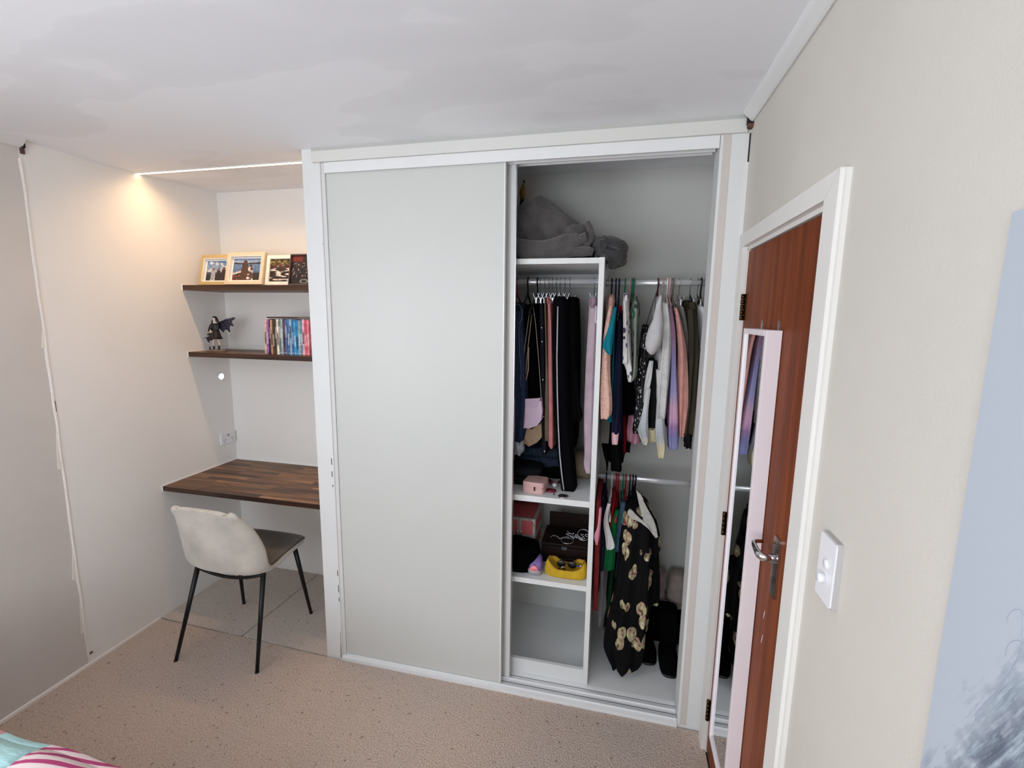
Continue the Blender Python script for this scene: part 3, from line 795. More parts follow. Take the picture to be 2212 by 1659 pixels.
frame('dark glossy picture case at the right of the upper shelf', -0.405, -0.255, 0.372, 1.8605, 0.170, 12, (96, 82, 80), (46, 38, 38), 0.004, 0.010, pic_disc, 0.001)

# ================================================================== FIGURINE
fg = thing('fairy_figurine', 'dark-winged fairy figurine in a black dress on the lower shelf', 'figurine', tuple(at(470, 754, 'y', 0.43)))
FZ0 = 1.4788
fs_ = at(465, 754, 'y', 0.43).z
def fp(zx, zy, dy=0.0):
    p = at(430 + zx / 13.82, 660 + zy / 13.82, 'y', 0.43); p.y += dy; p.z += FZ0 + 0.010 - at(466, 660 + 1290 / 13.82, 'y', 0.43).z
    return p
M['fskin'] = mat('figurine_skin', (222, 196, 180), 0.5, var=(60, 0.05)); M['fblack'] = mat('figurine_black', (22, 20, 24), 0.5, var=(80, 0.2))
M['fwing'] = mat('figurine_wing', (44, 38, 62), 0.5, var=(70, 0.3)); M['fhair'] = mat('figurine_hair', (24, 16, 16), 0.5, var=(90, 0.2)); M['fstone'] = mat('figurine_stone', (120, 104, 92), 0.8, var=(70, 0.3))
bp = fp(530, 1290)
b = B(); rings = []
for h, s in ((0.0, 1.0), (0.005, 1.05), (0.010, 0.9), (0.0115, 0.4)):
    rings.append([(bp.x + s * (0.050 + 0.008 * math.sin(3 * a + 1)) * math.cos(a), bp.y + s * (0.034 + 0.004 * math.sin(2 * a)) * math.sin(a), FZ0 + h) for a in np.linspace(0, 2 * math.pi, 22)[:-1]])
b.loft(rings).obj('base', M['fstone'], fg, True)
q = fp(330, 1290); B().tube([q, q + Vector((0.0, 0, 0.008)), q + Vector((-0.003, 0, 0.015)), q + Vector((0.002, 0, 0.019)), q + Vector((0.006, 0, 0.016))], [0.006, 0.004, 0.003, 0.002, 0.001], 8).obj('base_scroll', M['fblack'], fg, True)
# body grown from a jointed skeleton
def skin(name, verts, edges, radii, root, m, parent, sub=2):
    me = bpy.data.meshes.new(name); me.from_pydata([tuple(v) for v in verts], edges, [])
    o = bpy.data.objects.new(name, me); COL.objects.link(o); setp(o, parent)
    o.modifiers.new('Skin', 'SKIN'); 
    if not me.skin_vertices: me.attributes.new('x', 'FLOAT', 'POINT')
    lay = me.skin_vertices[0].data if me.skin_vertices else None
    if lay is None:
        bpy.context.view_layer.objects.active = o; bpy.ops.mesh.customdata_skin_add(); lay = me.skin_vertices[0].data
    for i, r in enumerate(radii): lay[i].radius = (r, r); lay[i].use_root = (i == root)
    s = o.modifiers.new('Subsurf', 'SUBSURF'); s.levels = sub; s.render_levels = sub
    me.materials.append(m)
    md = o.modifiers
    return o
V_ = [fp(520, 880), fp(500, 700), fp(480, 520), fp(470, 460), fp(455, 415), fp(450, 370), fp(445, 320),      # pelvis..head top
      fp(400, 520, -.002), fp(385, 620, -.006), fp(400, 700, -.014), fp(430, 790, -.020),                       # arm near the skirt
      fp(550, 520, .002), fp(575, 640, .0), fp(540, 740, -.012),                                          # other arm
      fp(470, 960, -.004), fp(435, 1090, -.002), fp(440, 1200), fp(560, 960, .004), fp(585, 1080, .006), fp(595, 1180, .006)]
E_ = [(0, 1), (1, 2), (2, 3), (3, 4), (4, 5), (5, 6), (2, 7), (7, 8), (8, 9), (9, 10), (2, 11), (11, 12), (12, 13), (0, 14), (14, 15), (15, 16), (0, 17), (17, 18), (18, 19)]
R_ = [.013, .011, .012, .006, .0085, .0105, .008, .006, .005, .0042, .0035, .006, .005, .004, .0075, .0058, .0042, .0075, .0058, .0042]
skin('body', V_, E_, R_, 0, M['fskin'], fg)
B().tube([V_[2], V_[7], V_[8], V_[9]], [.008, .0085, .0075, .006], 10).obj('sleeve', M['fblack'], fg, True)
B().tube([V_[2], V_[11], V_[12], V_[13]], [.008, .0085, .0075, .005], 10).obj('sleeve', M['fblack'], fg, True)
# dress and flying skirt
def ring(c, rx, ry, n=18, wob=0.0, k=5): return [Vector((c.x + rx * (1 + wob * math.sin(k * a)) * math.cos(a), c.y + ry * (1 + wob * math.cos(k * a)) * math.sin(a), c.z + 0.15 * wob * rx * math.sin(k * a + 1))) for a in [2 * math.pi * i / n for i in range(n)]]
B().loft([ring(fp(478, 500), .015, .012), ring(fp(490, 560), .021, .016), ring(fp(500, 680), .017, .014), ring(fp(515, 800), .022, .018, wob=.08), ring(fp(520, 900), .028, .022, wob=.15), ring(fp(525, 965), .032, .025, wob=.22)]).obj('dress', M['fblack'], fg, True)
sk = [(500, 760), (400, 810), (270, 860), (290, 820), (340, 790), (250, 900), (180, 935), (215, 920), (270, 960), (300, 1010), (330, 1075), (335, 1010), (400, 1010), (470, 950), (520, 900)]
hull = [(510, 760), (340, 785), (275, 835), (285, 860), (360, 860), (260, 910), (175, 935), (200, 945), (255, 935), (280, 1000), (310, 1060), (330, 1075), (325, 1020), (410, 1010), (480, 960), (540, 900)]
B().poly([fp(x, y, -0.010) for x, y in hull], (0, 0.006, 0)).jitter(0.002, 60).obj('skirt_train', M['fblack'], fg)
sl = [(420, 470), (350, 540), (310, 640), (295, 745), (360, 720), (385, 660), (450, 620), (470, 520)]
B().poly([fp(x, y, -0.008) for x, y in sl], (0, 0.014, 0)).obj('sleeve', M['fblack'], fg)
B().loft([ring(fp(445, 285), .006, .006), ring(fp(448, 310, .003), .0125, .011), ring(fp(455, 380, .008), .0155, .011), ring(fp(470, 460, .011), .0185, .010), ring(fp(480, 560, .013), .0215, .008), ring(fp(470, 640, .013), .016, .005)]).obj('hair', M['fhair'], fg, True)
wing = [(510, 500), (560, 440), (590, 430), (720, 385), (860, 350), (945, 320), (968, 335), (930, 390), (880, 420), (870, 470), (910, 550), (935, 590), (880, 565), (825, 570), (810, 640), (830, 770), (800, 760), (770, 705), (690, 685), (655, 740), (650, 775), (610, 740), (560, 690), (520, 600)]
B().poly([fp(x, y, 0.016 + 0.00002 * (x - 560)) for x, y in wing], (0, 0.0035, 0)).obj('wing', M['fwing'], fg)
wg2 = [(440, 470), (380, 380), (310, 380), (285, 440), (290, 560), (310, 650), (300, 740), (350, 690), (400, 640)]
B().poly([fp(x, y, 0.018) for x, y in wg2], (0, 0.0035, 0)).obj('wing', M['fblack'], fg)
for tipx, tipy in ((945, 325), (930, 585), (825, 765)):
    B().tube([fp(590, 450, .0155), fp((590 + tipx) / 2, (440 + tipy) / 2 - 20, .016), fp(tipx, tipy, .018)], [.002, .0016, .0008], 6).obj('wing_rib', M['fblack'], fg, True)
for x0, y0, x1, y1 in ((440, 1175, 445, 1280), (595, 1165, 598, 1270)):
    p, q = fp(x0, y0), fp(x1, y1)
    B().tube([p, (p + q) / 2, q, q + Vector((-0.004, -0.007, -0.004))], [.0062, .0052, .0064, .0050], 10).obj('boot', M['fblack'], fg, True)

# ================================================================== BOOKS
cols = [((214, 178, 168), 'pale pink'), ((142, 100, 160), 'mauve'), ((52, 28, 60), 'dark purple'), ((196, 140, 104), 'orange tan'), ((70, 62, 46), 'olive brown'), ((86, 70, 54), 'brown'),
        ((226, 220, 208), 'off-white'), ((108, 120, 116), 'grey green'), ((150, 172, 180), 'pale teal'), ((88, 66, 80), 'plum'), ((78, 100, 160), 'cobalt'), ((70, 118, 168), 'steel blue'),
        ((140, 176, 206), 'light blue'), ((40, 92, 150), 'navy blue'), ((58, 146, 196), 'sky blue'), ((20, 140, 190), 'bright cyan'), ((146, 156, 166), 'silver grey'), ((92, 132, 158), 'slate blue'),
        ((226, 178, 190), 'blush'), ((206, 84, 108), 'raspberry'), ((232, 130, 150), 'rose pink')]
pages = mat('book_pages', (224, 214, 196), 0.9, var=(60, 0.06), stretch=(8, 1, 1))
xb0 = at(573, 768, 'y', 0.385).x; xb1 = at(669, 768, 'y', 0.385).x
wd = (xb1 - xb0) / len(cols)
for i, (c, nm) in enumerate(cols):
    w_ = wd * 0.96; x = xb0 + i * wd + w_ / 2
    h_ = 0.192 + 0.006 * rnd.random(); lean = math.radians(3.0 if i < 3 else 1.2)
    t = thing('paperback_book', '%s paperback spine, number %d from the left in the book row' % (nm, i + 1), 'book', (x, 0.385, 1.4786), 'row of thin books on the lower shelf')
    t['label'] = ('%s thin book standing in the row on the lower shelf' % nm)
    cm = mat('book_cover_%d' % i, c, 0.45, var=(45, 0.35))
    def tilt(o):
        o.data.transform(Matrix.Translation((x, 0.45, 1.4786)) @ Matrix.Rotation(lean, 4, 'Y') @ Matrix.Translation((-x, -0.45, -1.4786)))
        return o
    z0 = 1.4790 + abs(math.sin(lean)) * w_ / 2
    y0 = 0.383 + 0.004 * rnd.random(); y1 = y0 + 0.13
    tilt(bx('cover', cm, x - w_ / 2, x - w_ / 2 + 0.0009, y0 + 0.001, y1, z0, z0 + h_, t)); tilt(bx('cover', cm, x + w_ / 2 - 0.0009, x + w_ / 2, y0 + 0.001, y1, z0, z0 + h_, t))
    tilt(bx('spine', cm, x - w_ / 2, x + w_ / 2, y0, y0 + 0.0012, z0, z0 + h_, t, 0.0003))
    tilt(bx('pages', pages, x - w_ / 2 + 0.001, x + w_ / 2 - 0.001, y0 + 0.0014, y1 - 0.003, z0 + 0.001, z0 + h_ - 0.002, t))
    c2 = tuple(min(255, int(v * 0.5 + 120)) for v in c) if i % 3 else tuple(int(v * 0.45) for v in c)
    zz = z0 + h_ * (0.35 + 0.35 * rnd.random())
    tilt(bx('spine_band', mat('book_band_%d' % i, c2, 0.5, var=(90, 0.3)), x - w_ * 0.3, x + w_ * 0.3, y0 - 0.0004, y0, zz - 0.035, zz + 0.03, t))
    if i > 5: tilt(bx('spine_mark', M['plastic_w'], x - w_ * 0.22, x + w_ * 0.22, y0 - 0.0004, y0, z0 + 0.008, z0 + 0.012, t))
fb = thing('paperback_book', 'dark red-brown book lying flat on top of the book row', 'book', (-0.46, 0.45, 1.69))
pz = 1.6805
bx('cover', mat('book_top', (62, 34, 34), 0.5, var=(30, 0.2)), -0.575, -0.375, 0.40, 0.53, pz, pz + 0.0012, fb); bx('cover', MATS['book_top'], -0.575, -0.375, 0.40, 0.53, pz + 0.0065, pz + 0.0077, fb)
bx('spine', MATS['book_top'], -0.575, -0.375, 0.3985, 0.400, pz, pz + 0.0077, fb); bx('pages', pages, -0.573, -0.377, 0.402, 0.528, pz + 0.0012, pz + 0.0065, fb)

# ================================================================== SHELF TOWER AND RAILS
tw = thing('shelf_tower', 'white open shelf tower inside the wardrobe', 'shelving', (1.0, 0.36, 0.026))
TX0, TX1 = 0.55, 1.268
bx('side_panel', M['white'], TX1, 1.290, 0.10, 0.632, 0.0265, 1.950, tw, 0.0008); bx('side_panel', M['white'], TX0 - 0.02, TX0, 0.10, 0.632, 0.0265, 1.950, tw)
bx('top_panel', M['white'], TX0, TX1, 0.101, 0.632, 1.926, 1.9485, tw, 0.0008)
bx('shelf', M['white'], TX0, TX1, 0.101, 0.632, 0.887, 0.914, tw, 0.0008); bx('shelf', M['white'], TX0, TX1, 0.101, 0.632, 0.490, 0.514, tw, 0.0008)
bx('kick_board', M['white'], TX0, TX1, 0.101, 0.117, 0.0265, 0.098, tw)
bx('back_cleat', M['white'], TX0, TX1, 0.610, 0.632, 1.86, 1.926, tw)
YROD = 0.36
def rail(label, x0, x1, z, dark):
    t = thing('clothes_rail', label, 'clothes rail', ((x0 + x1) / 2, YROD, z))
    B().loft([[(x, YROD + 0.0075 * math.cos(a), z + 0.0135 * math.sin(a)) for a in [2 * math.pi * k / 16 for k in range(16)]] for x in (x0, x1)]).obj('bar', M['rod'], t, True)
    for x, m in ((x0, M['brushed']), (x1, M['greymetal'] if dark else M['brushed'])):
        s = 1 if x == x0 else -1
        L = 0.055 if (dark and s < 0) else 0.006
        B().loft([[(xx, YROD + 0.0100 * math.cos(a), z + 0.0165 * math.sin(a)) for a in [2 * math.pi * k / 16 for k in range(16)]] for xx in (x, x + s * L)]).obj('end_socket', m, t, True)
    return z
ZR1 = rail('chrome clothes rail across the shelf tower', TX0 + 0.0005, TX1 - 0.0005, 1.872, False)
ZR2 = rail('upper chrome clothes rail right of the shelf tower', 1.2905, XR - 0.0005, 1.866, True)
ZR3 = rail('lower chrome clothes rail right of the shelf tower', 1.2905, XR - 0.0005, 0.945, True)

# ================================================================== HANGERS
def hook_pts(r=0.0185, zc=0.0, drop=-0.062):
    pts = []
    for a in np.linspace(math.radians(-35), math.radians(200), 14):
        pts.append(Vector((0, r * math.cos(a), zc + 0.0005 + r * math.sin(a))))
    # from the far side of the hook down to the neck
    pts += [Vector((0, -r * 0.55, -0.018)), Vector((0, -0.002, -0.030)), Vector((0, 0.0, drop))]
    return pts
PROTO = {}
def make_hanger(kind, m, nm):
    key = (kind, nm)
    if key in PROTO:
        src = PROTO[key]
        r = src.copy(); COL.objects.link(r); BASES[r.name] = Vector((0, 0, 0))
        for c in src.children:
            d = c.copy(); COL.objects.link(d); d.parent = r; d.matrix_parent_inverse = Matrix.Identity(4)
            for g in c.children:
                e = g.copy(); COL.objects.link(e); e.parent = d
        return r
    t = thing('clothes_hanger', '', 'hanger')
    if kind == 'plastic':
        B().tube(hook_pts(), 0.0036, 8).obj('hook', m, t, True)
        B().tube([(0, 0, -0.055), (0, 0.03, -0.075), (0, 0.10, -0.105), (0, 0.17, -0.135), (0, 0.178, -0.148), (0, 0.165, -0.152), (0, 0, -0.150), (0, -0.165, -0.152), (0, -0.178, -0.148), (0, -0.17, -0.135), (0, -0.10, -0.105), (0, -0.03, -0.075)], 0.0042, 8, closed=True).obj('arms', m, t, True)
    else:
        B().tube(hook_pts(drop=-0.075), 0.0015, 6).obj('hook', M['brushed'], t, True)
        B().tube([(0, -0.15, -0.078), (0, 0.15, -0.078)], 0.0018, 6).obj('crossbar', M['brushed'], t, True)
        for y in (-0.115, 0.115):
            c = B().box(-0.0045, 0.0045, y - 0.010, y + 0.010, -0.104, -0.074, 0.002).obj('clip', M['clipmetal'], t)
            for s in (-1, 1):
                B().poly([(s * 0.003, y - 0.012, -0.085), (s * 0.014, y - 0.012, -0.058), (s * 0.016, y + 0.012, -0.058), (s * 0.005, y + 0.012, -0.085)], (0.0015 * s, 0, 0.0)).obj('clip_jaw', M['clipmetal'], c)
    PROTO[key] = t
    return t
def hanger(px, zr, kind, colname, rgb, label, yaw=0.0):
    m = mat('hanger_' + colname, rgb, 0.4, var=(20, 0.08))
    t = make_hanger(kind, m, colname)
    x = at(px, 608 if zr > 1.5 else 1035, 'y', YROD).x
    t.location = (x, YROD, zr + 0.0); t.rotation_euler = (0, 0, yaw)
    # top of the hook rests on the rail
    t.location.z = zr
    tag(t, label, 'hanger', 'clothes hangers on the wardrobe rails')
    return t
HR = [
 (1118, ZR1, 'plastic', 'red', (150, 24, 30), 'red plastic hanger at the left end of the tower rail'),
 (1141, ZR1, 'plastic', 'black', (18, 18, 20), 'black plastic hanger beside the red one on the tower rail'),
 (1162, ZR1, 'plastic', 'black', (18, 18, 20), 'black plastic hanger third from the left on the tower rail'),
]
cl = ['first', 'second', 'third', 'fourth', 'fifth', 'sixth', 'seventh', 'eighth']
for i, px in enumerate((1168, 1178, 1187, 1194, 1203, 1211, 1221, 1232)):
    HR.append((px, ZR1, 'clip', 'clip', (190, 190, 190), 'silver clip hanger, %s in the close row on the tower rail' % cl[i]))
HR.append((1285, ZR1, 'clip', 'clip', (190, 190, 190), 'silver clip hanger holding the lilac trousers'))
HR += [
 (1322, ZR2, 'plastic', 'black', (18, 18, 20), 'black plastic hanger holding the peach printed shirt'),
 (1331, ZR2, 'plastic', 'navy', (26, 28, 66), 'navy plastic hanger next to the peach shirt'),
 (1338, ZR2, 'plastic', 'navy', (26, 28, 66), 'navy plastic hanger left of the white blouse'),
 (1351, ZR2, 'plastic', 'teal', (40, 112, 90), 'teal plastic hanger holding the white blouse'),
 (1361, ZR2, 'plastic', 'blush', (196, 160, 148), 'blush pink plastic hanger between two teal hangers'),
 (1366, ZR2, 'plastic', 'teal', (40, 112, 90), 'teal plastic hanger left one holding the green blouse'),
 (1370, ZR2, 'plastic', 'teal', (40, 112, 90), 'teal plastic hanger right one holding the green blouse'),
 (1422, ZR2, 'plastic', 'burgundy', (78, 40, 46), 'burgundy plastic hanger at the middle of the upper rail'),
 (1432, ZR2, 'plastic', 'blush', (196, 160, 148), 'blush pink plastic hanger holding the pale grey hoodie'),
 (1442, ZR2, 'plastic', 'white', (224, 220, 214), 'white plastic hanger right of the grey hoodie'),
 (1447, ZR2, 'plastic', 'pink', (226, 170, 174), 'pink plastic hanger holding the peach cardigan'),
 (1454, ZR2, 'plastic', 'taupe', (110, 98, 92), 'taupe plastic hanger right of the pink one'),
 (1468, ZR2, 'clip', 'clip', (190, 190, 190), 'silver wire hanger holding the grey jacket'),
 (1492, ZR2, 'clip', 'clip', (190, 190, 190), 'silver wire hanger holding the olive coat'),
 (1508, ZR2, 'clip', 'clip', (190, 190, 190), 'silver wire hanger near the right end of the upper rail'),
 (1515, ZR2, 'plastic', 'black', (18, 18, 20), 'black plastic hanger at the right end of the upper rail'),
 (1298, ZR3, 'clip', 'clip', (190, 190, 190), 'silver wire hanger at the left end of the lower rail'),
 (1310, ZR3, 'plastic', 'navy', (26, 28, 66), 'navy plastic hanger on the lower rail'),
 (1322, ZR3, 'plastic', 'white', (224, 220, 214), 'white plastic hanger on the lower rail'),
 (1331, ZR3, 'plastic', 'red', (150, 24, 30), 'red plastic hanger beside the white one on the lower rail'),
 (1336, ZR3, 'plastic', 'red', (150, 24, 30), 'red plastic hanger left of the teal one on the lower rail'),
 (1346, ZR3, 'plastic', 'teal', (40, 112, 90), 'teal plastic hanger on the lower rail'),
 (1352, ZR3, 'plastic', 'red', (150, 24, 30), 'red plastic hanger right of the teal one on the lower rail'),
 (1361, ZR3, 'plastic', 'black', (18, 18, 20), 'black plastic hanger beside the red ones on the lower rail'),
 (1367, ZR3, 'plastic', 'black', (18, 18, 20), 'black plastic hanger second from the right on the lower rail'),
 (1373, ZR3, 'plastic', 'black', (18, 18, 20), 'black plastic hanger holding the black onesie'),
]
for i, a in enumerate(HR): hanger(*a, yaw=0.025 * math.sin(i * 2.3))

# ================================================================== HANGING CLOTHES
def interp(prof, n):
    P = cat(prof, 6)
    idx = np.linspace(0, len(P) - 1, n)
    return [P[int(i)] * (1 - (i - int(i))) + P[min(int(i) + 1, len(P) - 1)] * (i - int(i)) for i in idx]
SEED = [1]
def drape(prof, yf, dep, m, name, parent, folds=5, amp=0.0055, n=26, ring_n=40, sq=0.65, label=None, topdep=None):
    """loft of soft vertical folds; prof rows are (py, pxL, pxR) seen at depth yf, dep = front-to-back width"""
    SEED[0] += 1; sd = SEED[0] * 1.7
    rows = []
    for r in prof:
        py, a, c = r[:3]
        p, q = at(a, py, 'y', yf), at(c, py, 'y', yf)
        rows.append((p.x, q.x, (p.z + q.z) / 2))
    rows = interp(rows, n)
    rings = []
    for i, (xa, xb, z) in enumerate(rows):
        t = i / (n - 1)
        d = dep if topdep is None else topdep + (dep - topdep) * min(1, t / 0.12) ** 0.6
        xc, hx, hy = (xa + xb) / 2, max(0.002, abs(xb - xa) / 2), d / 2
        yc = yf + dep / 2
        g = amp * min(1, 0.25 + t * 1.2)
        ring = []
        for k in range(ring_n):
            a = 2 * math.pi * k / ring_n
            cx_, sy_ = math.cos(a), math.sin(a)
            px_ = math.copysign(abs(cx_) ** sq, cx_); py_ = math.copysign(abs(sy_) ** sq, sy_)
            f = g * math.sin(folds * a + sd + 1.6 * math.sin(t * 3 + sd)) + 0.4 * g * math.sin(folds * 2.3 * a + sd * 2 + t * 5)
            f = max(-hx * 0.8, min(f, 0.012))
            nx = cx_; ny = sy_
            X_ = xc + hx * px_ + f * nx * 0.8; Y_ = min(yc + hy * py_ + f * ny * 1.6, 0.632)
            g_ = parent.get('group', '')
            if g_ == GT: X_ = min(X_, 1.2655)
            elif Y_ > 0.099: X_ = max(X_, 1.2925)
            ring.append((X_, Y_, z + 0.3 * g * math.sin(3 * a + sd) * (t > 0.9)))
        rings.append(ring)
    o = B().loft(rings).obj(name, m, parent, True, label)
    return o
def cl_mat(name, rgb, kind='cloth'):
    if kind == 'denim': return mat('denim_' + name, rgb, 0.9, var=(90, 0.35), bmp=(300, 0.4), spec=0.15)
    if kind == 'rib': return mat('rib_' + name, rgb, 0.95, var=(12, 0.2), bmp=(60, 0.9, 0.006), stretch=(3, 3, 0.15), spec=0.1)
    if kind == 'knit': return mat('knit_' + name, rgb, 0.95, var=(30, 0.12), bmp=(160, 0.7, 0.004), sheen=0.2, spec=0.1)
    return mat('cloth_' + name, rgb, 0.9, var=(14, 0.12), bmp=(40, 0.35, 0.004), spec=0.12)
def garment(name, label, category, group, zr=None):
    return thing(name, label, category, (0, 0, 0), group)
def piece(t, nm, prof, yf, dep, m, **kw):
    return drape(prof, yf, dep, m, nm, t, **kw)
def strip(t, nm, pts, r, m, yv, flat=1.0, n=6):
    return B().tube([at(px, py, 'y', yv if not isinstance(yv, (list, tuple)) else yv[i]) for i, (px, py) in enumerate(pts)], r, n, flat=flat).obj(nm, m, t, True)
GT, GU, GL = 'clothes hanging in the shelf tower', 'clothes on the upper right rail', 'clothes on the lower right rail'
BLK = mat('cloth_black', (7, 7, 9), 0.95, var=(14, 0.2), bmp=(40, 0.3, 0.004), spec=0.06); NAVY = cl_mat('navy', (24, 28, 50))
# ---- tower rail, left to right
t = garment('denim_jacket', 'dark denim jacket on the red hanger at the left of the tower', 'jacket', GT)
dn = cl_mat('jacket', (34, 46, 68), 'denim'); thr_ = mat('denim_thread', (88, 104, 126), 0.8, var=(40, 0.1))
piece(t, 'body', [(652, 1096, 1118), (668, 1094, 1127), (720, 1092, 1128), (800, 1092, 1126), (880, 1092, 1122), (905, 1094, 1118)], 0.23, 0.30, dn, topdep=0.12)
piece(t, 'sleeve', [(672, 1100, 1124), (760, 1102, 1130), (850, 1104, 1134), (920, 1104, 1132), (962, 1104, 1124)], 0.165, 0.085, dn)
piece(t, 'cuff', [(956, 1103, 1126), (970, 1104, 1127), (984, 1104, 1124)], 0.160, 0.090, cl_mat('cuff_pale', (158, 166, 172), 'denim'), n=8)
strip(t, 'collar_seam', [(1111, 655), (1122, 658), (1129, 672), (1127, 690), (1122, 700), (1116, 694)], 0.0016, thr_, 0.157)
strip(t, 'sleeve_seam', [(1121, 706), (1122, 760), (1126, 800), (1124, 835)], 0.0012, thr_, 0.160)
t = garment('black_blouse', 'black top on the black hanger behind the bag straps', 'top', GT)
piece(t, 'body', [(655, 1135, 1150), (672, 1130, 1156), (760, 1130, 1160), (860, 1132, 1162), (905, 1134, 1160)], 0.27, 0.27, BLK, topdep=0.1)
t = garment('shoulder_bag', 'lilac crossbody bag with long grey strap hanging in the tower', 'bag', GT)
lil = mat('lilac_leather', (196, 170, 192), 0.55, var=(20, 0.04), bmp=(120, 0.15)); lilf = mat('lilac_leather_flap', (190, 163, 187), 0.55, var=(20, 0.04))
yb_ = 0.185
bagp = [(1131, 864), (1169, 862), (1171, 890), (1169, 908), (1160, 920), (1145, 925), (1130, 925), (1127, 915), (1129, 890)]
B().poly([at(x, y, 'y', yb_) for x, y in bagp], (0, 0.035, 0)).obj('bag_body', lil, t)
B().poly([at(x, y, 'y', yb_ - 0.004) for x, y in ((1131, 862), (1169, 860), (1163, 868), (1159, 879), (1131, 880))], (0, 0.004, 0)).obj('bag_flap', lilf, t)
strp = mat('grey_strap', (150, 138, 132), 0.6, var=(40, 0.1))
strip(t, 'bag_strap', [(1169, 866), (1168, 840), (1163, 770), (1157, 700), (1152, 665), (1149, 656), (1146, 662)], 0.0032, strp, [yb_, yb_, 0.20, 0.22, 0.25, 0.30, 0.33], 0.5)
strip(t, 'bag_strap', [(1131, 870), (1128, 800), (1134, 745), (1141, 695), (1146, 662)], 0.0032, strp, [yb_, yb_, 0.20, 0.22, 0.28], 0.5)
B().box(at(1168, 864, 'y', yb_).x - .003, at(1168, 864, 'y', yb_).x + .003, yb_ - .004, yb_ + .004, at(1168, 866, 'y', yb_).z, at(1168, 861, 'y', yb_).z, .001).obj('strap_ring', M['black'], t)
t = garment('shoulder_bag', 'tan leather pouch bag with beige straps below the lilac bag', 'bag', GT)
tan = mat('tan_leather', (150, 126, 98), 0.6, var=(24, 0.12), bmp=(80, 0.2)); tan2 = mat('beige_strap', (176, 150, 124), 0.6, var=(40, 0.1))
B().poly([at(x, y, 'y', 0.225) for x, y in ((1128, 918), (1148, 928), (1169, 914), (1170, 945), (1160, 956), (1142, 965), (1131, 956), (1126, 938))], (0, 0.045, 0)).obj('bag_body', tan, t)
strip(t, 'bag_seam', [(1128, 940), (1142, 964)], 0.0012, mat('tan_seam', (104, 84, 62), 0.7, var=(30, 0.1)), 0.2235)
strip(t, 'bag_strap', [(1135, 823), (1137, 790), (1141, 745), (1147, 695), (1150, 668)], 0.0034, tan2, [0.215, 0.215, 0.22, 0.24, 0.29], 0.5)
strip(t, 'bag_strap', [(1136, 822), (1141, 800), (1142, 750)], 0.0050, tan2, [0.212, 0.212, 0.216], 0.5)
strip(t, 'bag_strap', [(1132, 920), (1131, 860), (1135, 823)], 0.0034, tan2, [0.23, 0.222, 0.215], 0.5)
t = garment('black_dress', 'black strappy dress behind the shoulder bags in the tower', 'dress', GT)
piece(t, 'body', [(655, 1155, 1163), (700, 1152, 1168), (800, 1150, 1170), (880, 1150, 1172), (912, 1150, 1170)], 0.32, 0.22, BLK, topdep=0.1)
t = garment('navy_skirt', 'dark navy button-front skirt with pearl studs in the tower', 'skirt', GT)
piece(t, 'body', [(644, 1163, 1174), (700, 1164, 1175), (800, 1167, 1177), (900, 1169, 1179), (985, 1169, 1180)], 0.245, 0.24, cl_mat('skirt', (30, 31, 42), 'denim'))
for py in (655, 708, 738, 820, 900, 975): B().sphere(at(1169 + (py - 655) * 0.022, py, 'y', 0.243), 0.0032, 10, 6).obj('stud', M['plastic_w'], t, True)
t = garment('khaki_trousers', 'khaki trousers squeezed beside the pink pair in the tower', 'trousers', GT)
piece(t, 'leg', [(643, 1173, 1180), (740, 1176, 1182), (850, 1177, 1184), (954, 1176, 1185)], 0.225, 0.24, cl_mat('khaki', (122, 112, 92)))
t = garment('pink_trousers', 'dusty pink trousers hanging in the tower', 'trousers', GT)
pk_ = cl_mat('pink', (190, 122, 124))
piece(t, 'leg', [(655, 1179, 1192), (700, 1181, 1193), (850, 1183, 1195), (968, 1182, 1197)], 0.205, 0.27, pk_)
piece(t, 'waistband', [(641, 1178, 1184), (648, 1178, 1190), (656, 1180, 1191)], 0.205, 0.25, pk_, n=8)
t = garment('black_trousers', 'black track trousers with a white side stripe in the tower', 'trousers', GT)
piece(t, 'leg', [(640, 1194, 1220), (660, 1193, 1224), (760, 1192, 1226), (900, 1196, 1230), (1000, 1203, 1238), (1062, 1209, 1243)], 0.19, 0.13, BLK, amp=0.002)
piece(t, 'leg', [(645, 1194, 1218), (800, 1194, 1222), (1000, 1204, 1230), (1050, 1207, 1232)], 0.33, 0.13, BLK, amp=0.002)
strip(t, 'side_stripe', [(1205, 662), (1204, 720), (1203, 770), (1204, 850), (1206, 920), (1209, 980), (1213, 1020), (1218, 1058)], 0.0030, mat('white_tape', (176, 174, 176), 0.8, var=(60, 0.1)), 0.1865)
t = garment('black_dress', 'long black dress with ruffled cuff right of the striped trousers', 'dress', GT)
piece(t, 'body', [(640, 1226, 1242), (655, 1222, 1246), (760, 1218, 1248), (880, 1220, 1246), (960, 1224, 1242), (972, 1224, 1240)], 0.24, 0.25, BLK, topdep=0.15)
piece(t, 'sleeve', [(800, 1236, 1247), (870, 1236, 1250), (898, 1238, 1256), (912, 1243, 1251)], 0.225, 0.05, BLK, n=14)
t = garment('lilac_trousers', 'lilac sweatpants with white drawstring at the right of the tower', 'trousers', GT)
lc = cl_mat('lilac', (178, 158, 168)); lc2 = cl_mat('lilac_band', (152, 126, 142))
piece(t, 'leg', [(660, 1271, 1292), (720, 1268, 1290), (800, 1264, 1288), (900, 1261, 1285), (980, 1262, 1281), (1005, 1260, 1278), (1024, 1266, 1275)], 0.215, 0.11, lc, amp=0.003)
piece(t, 'leg', [(665, 1274, 1294), (800, 1272, 1292), (1000, 1268, 1288)], 0.34, 0.12, lc, amp=0.003)
piece(t, 'waistband', [(642, 1271, 1292), (652, 1271, 1293), (664, 1271, 1292)], 0.212, 0.25, lc2, n=8)
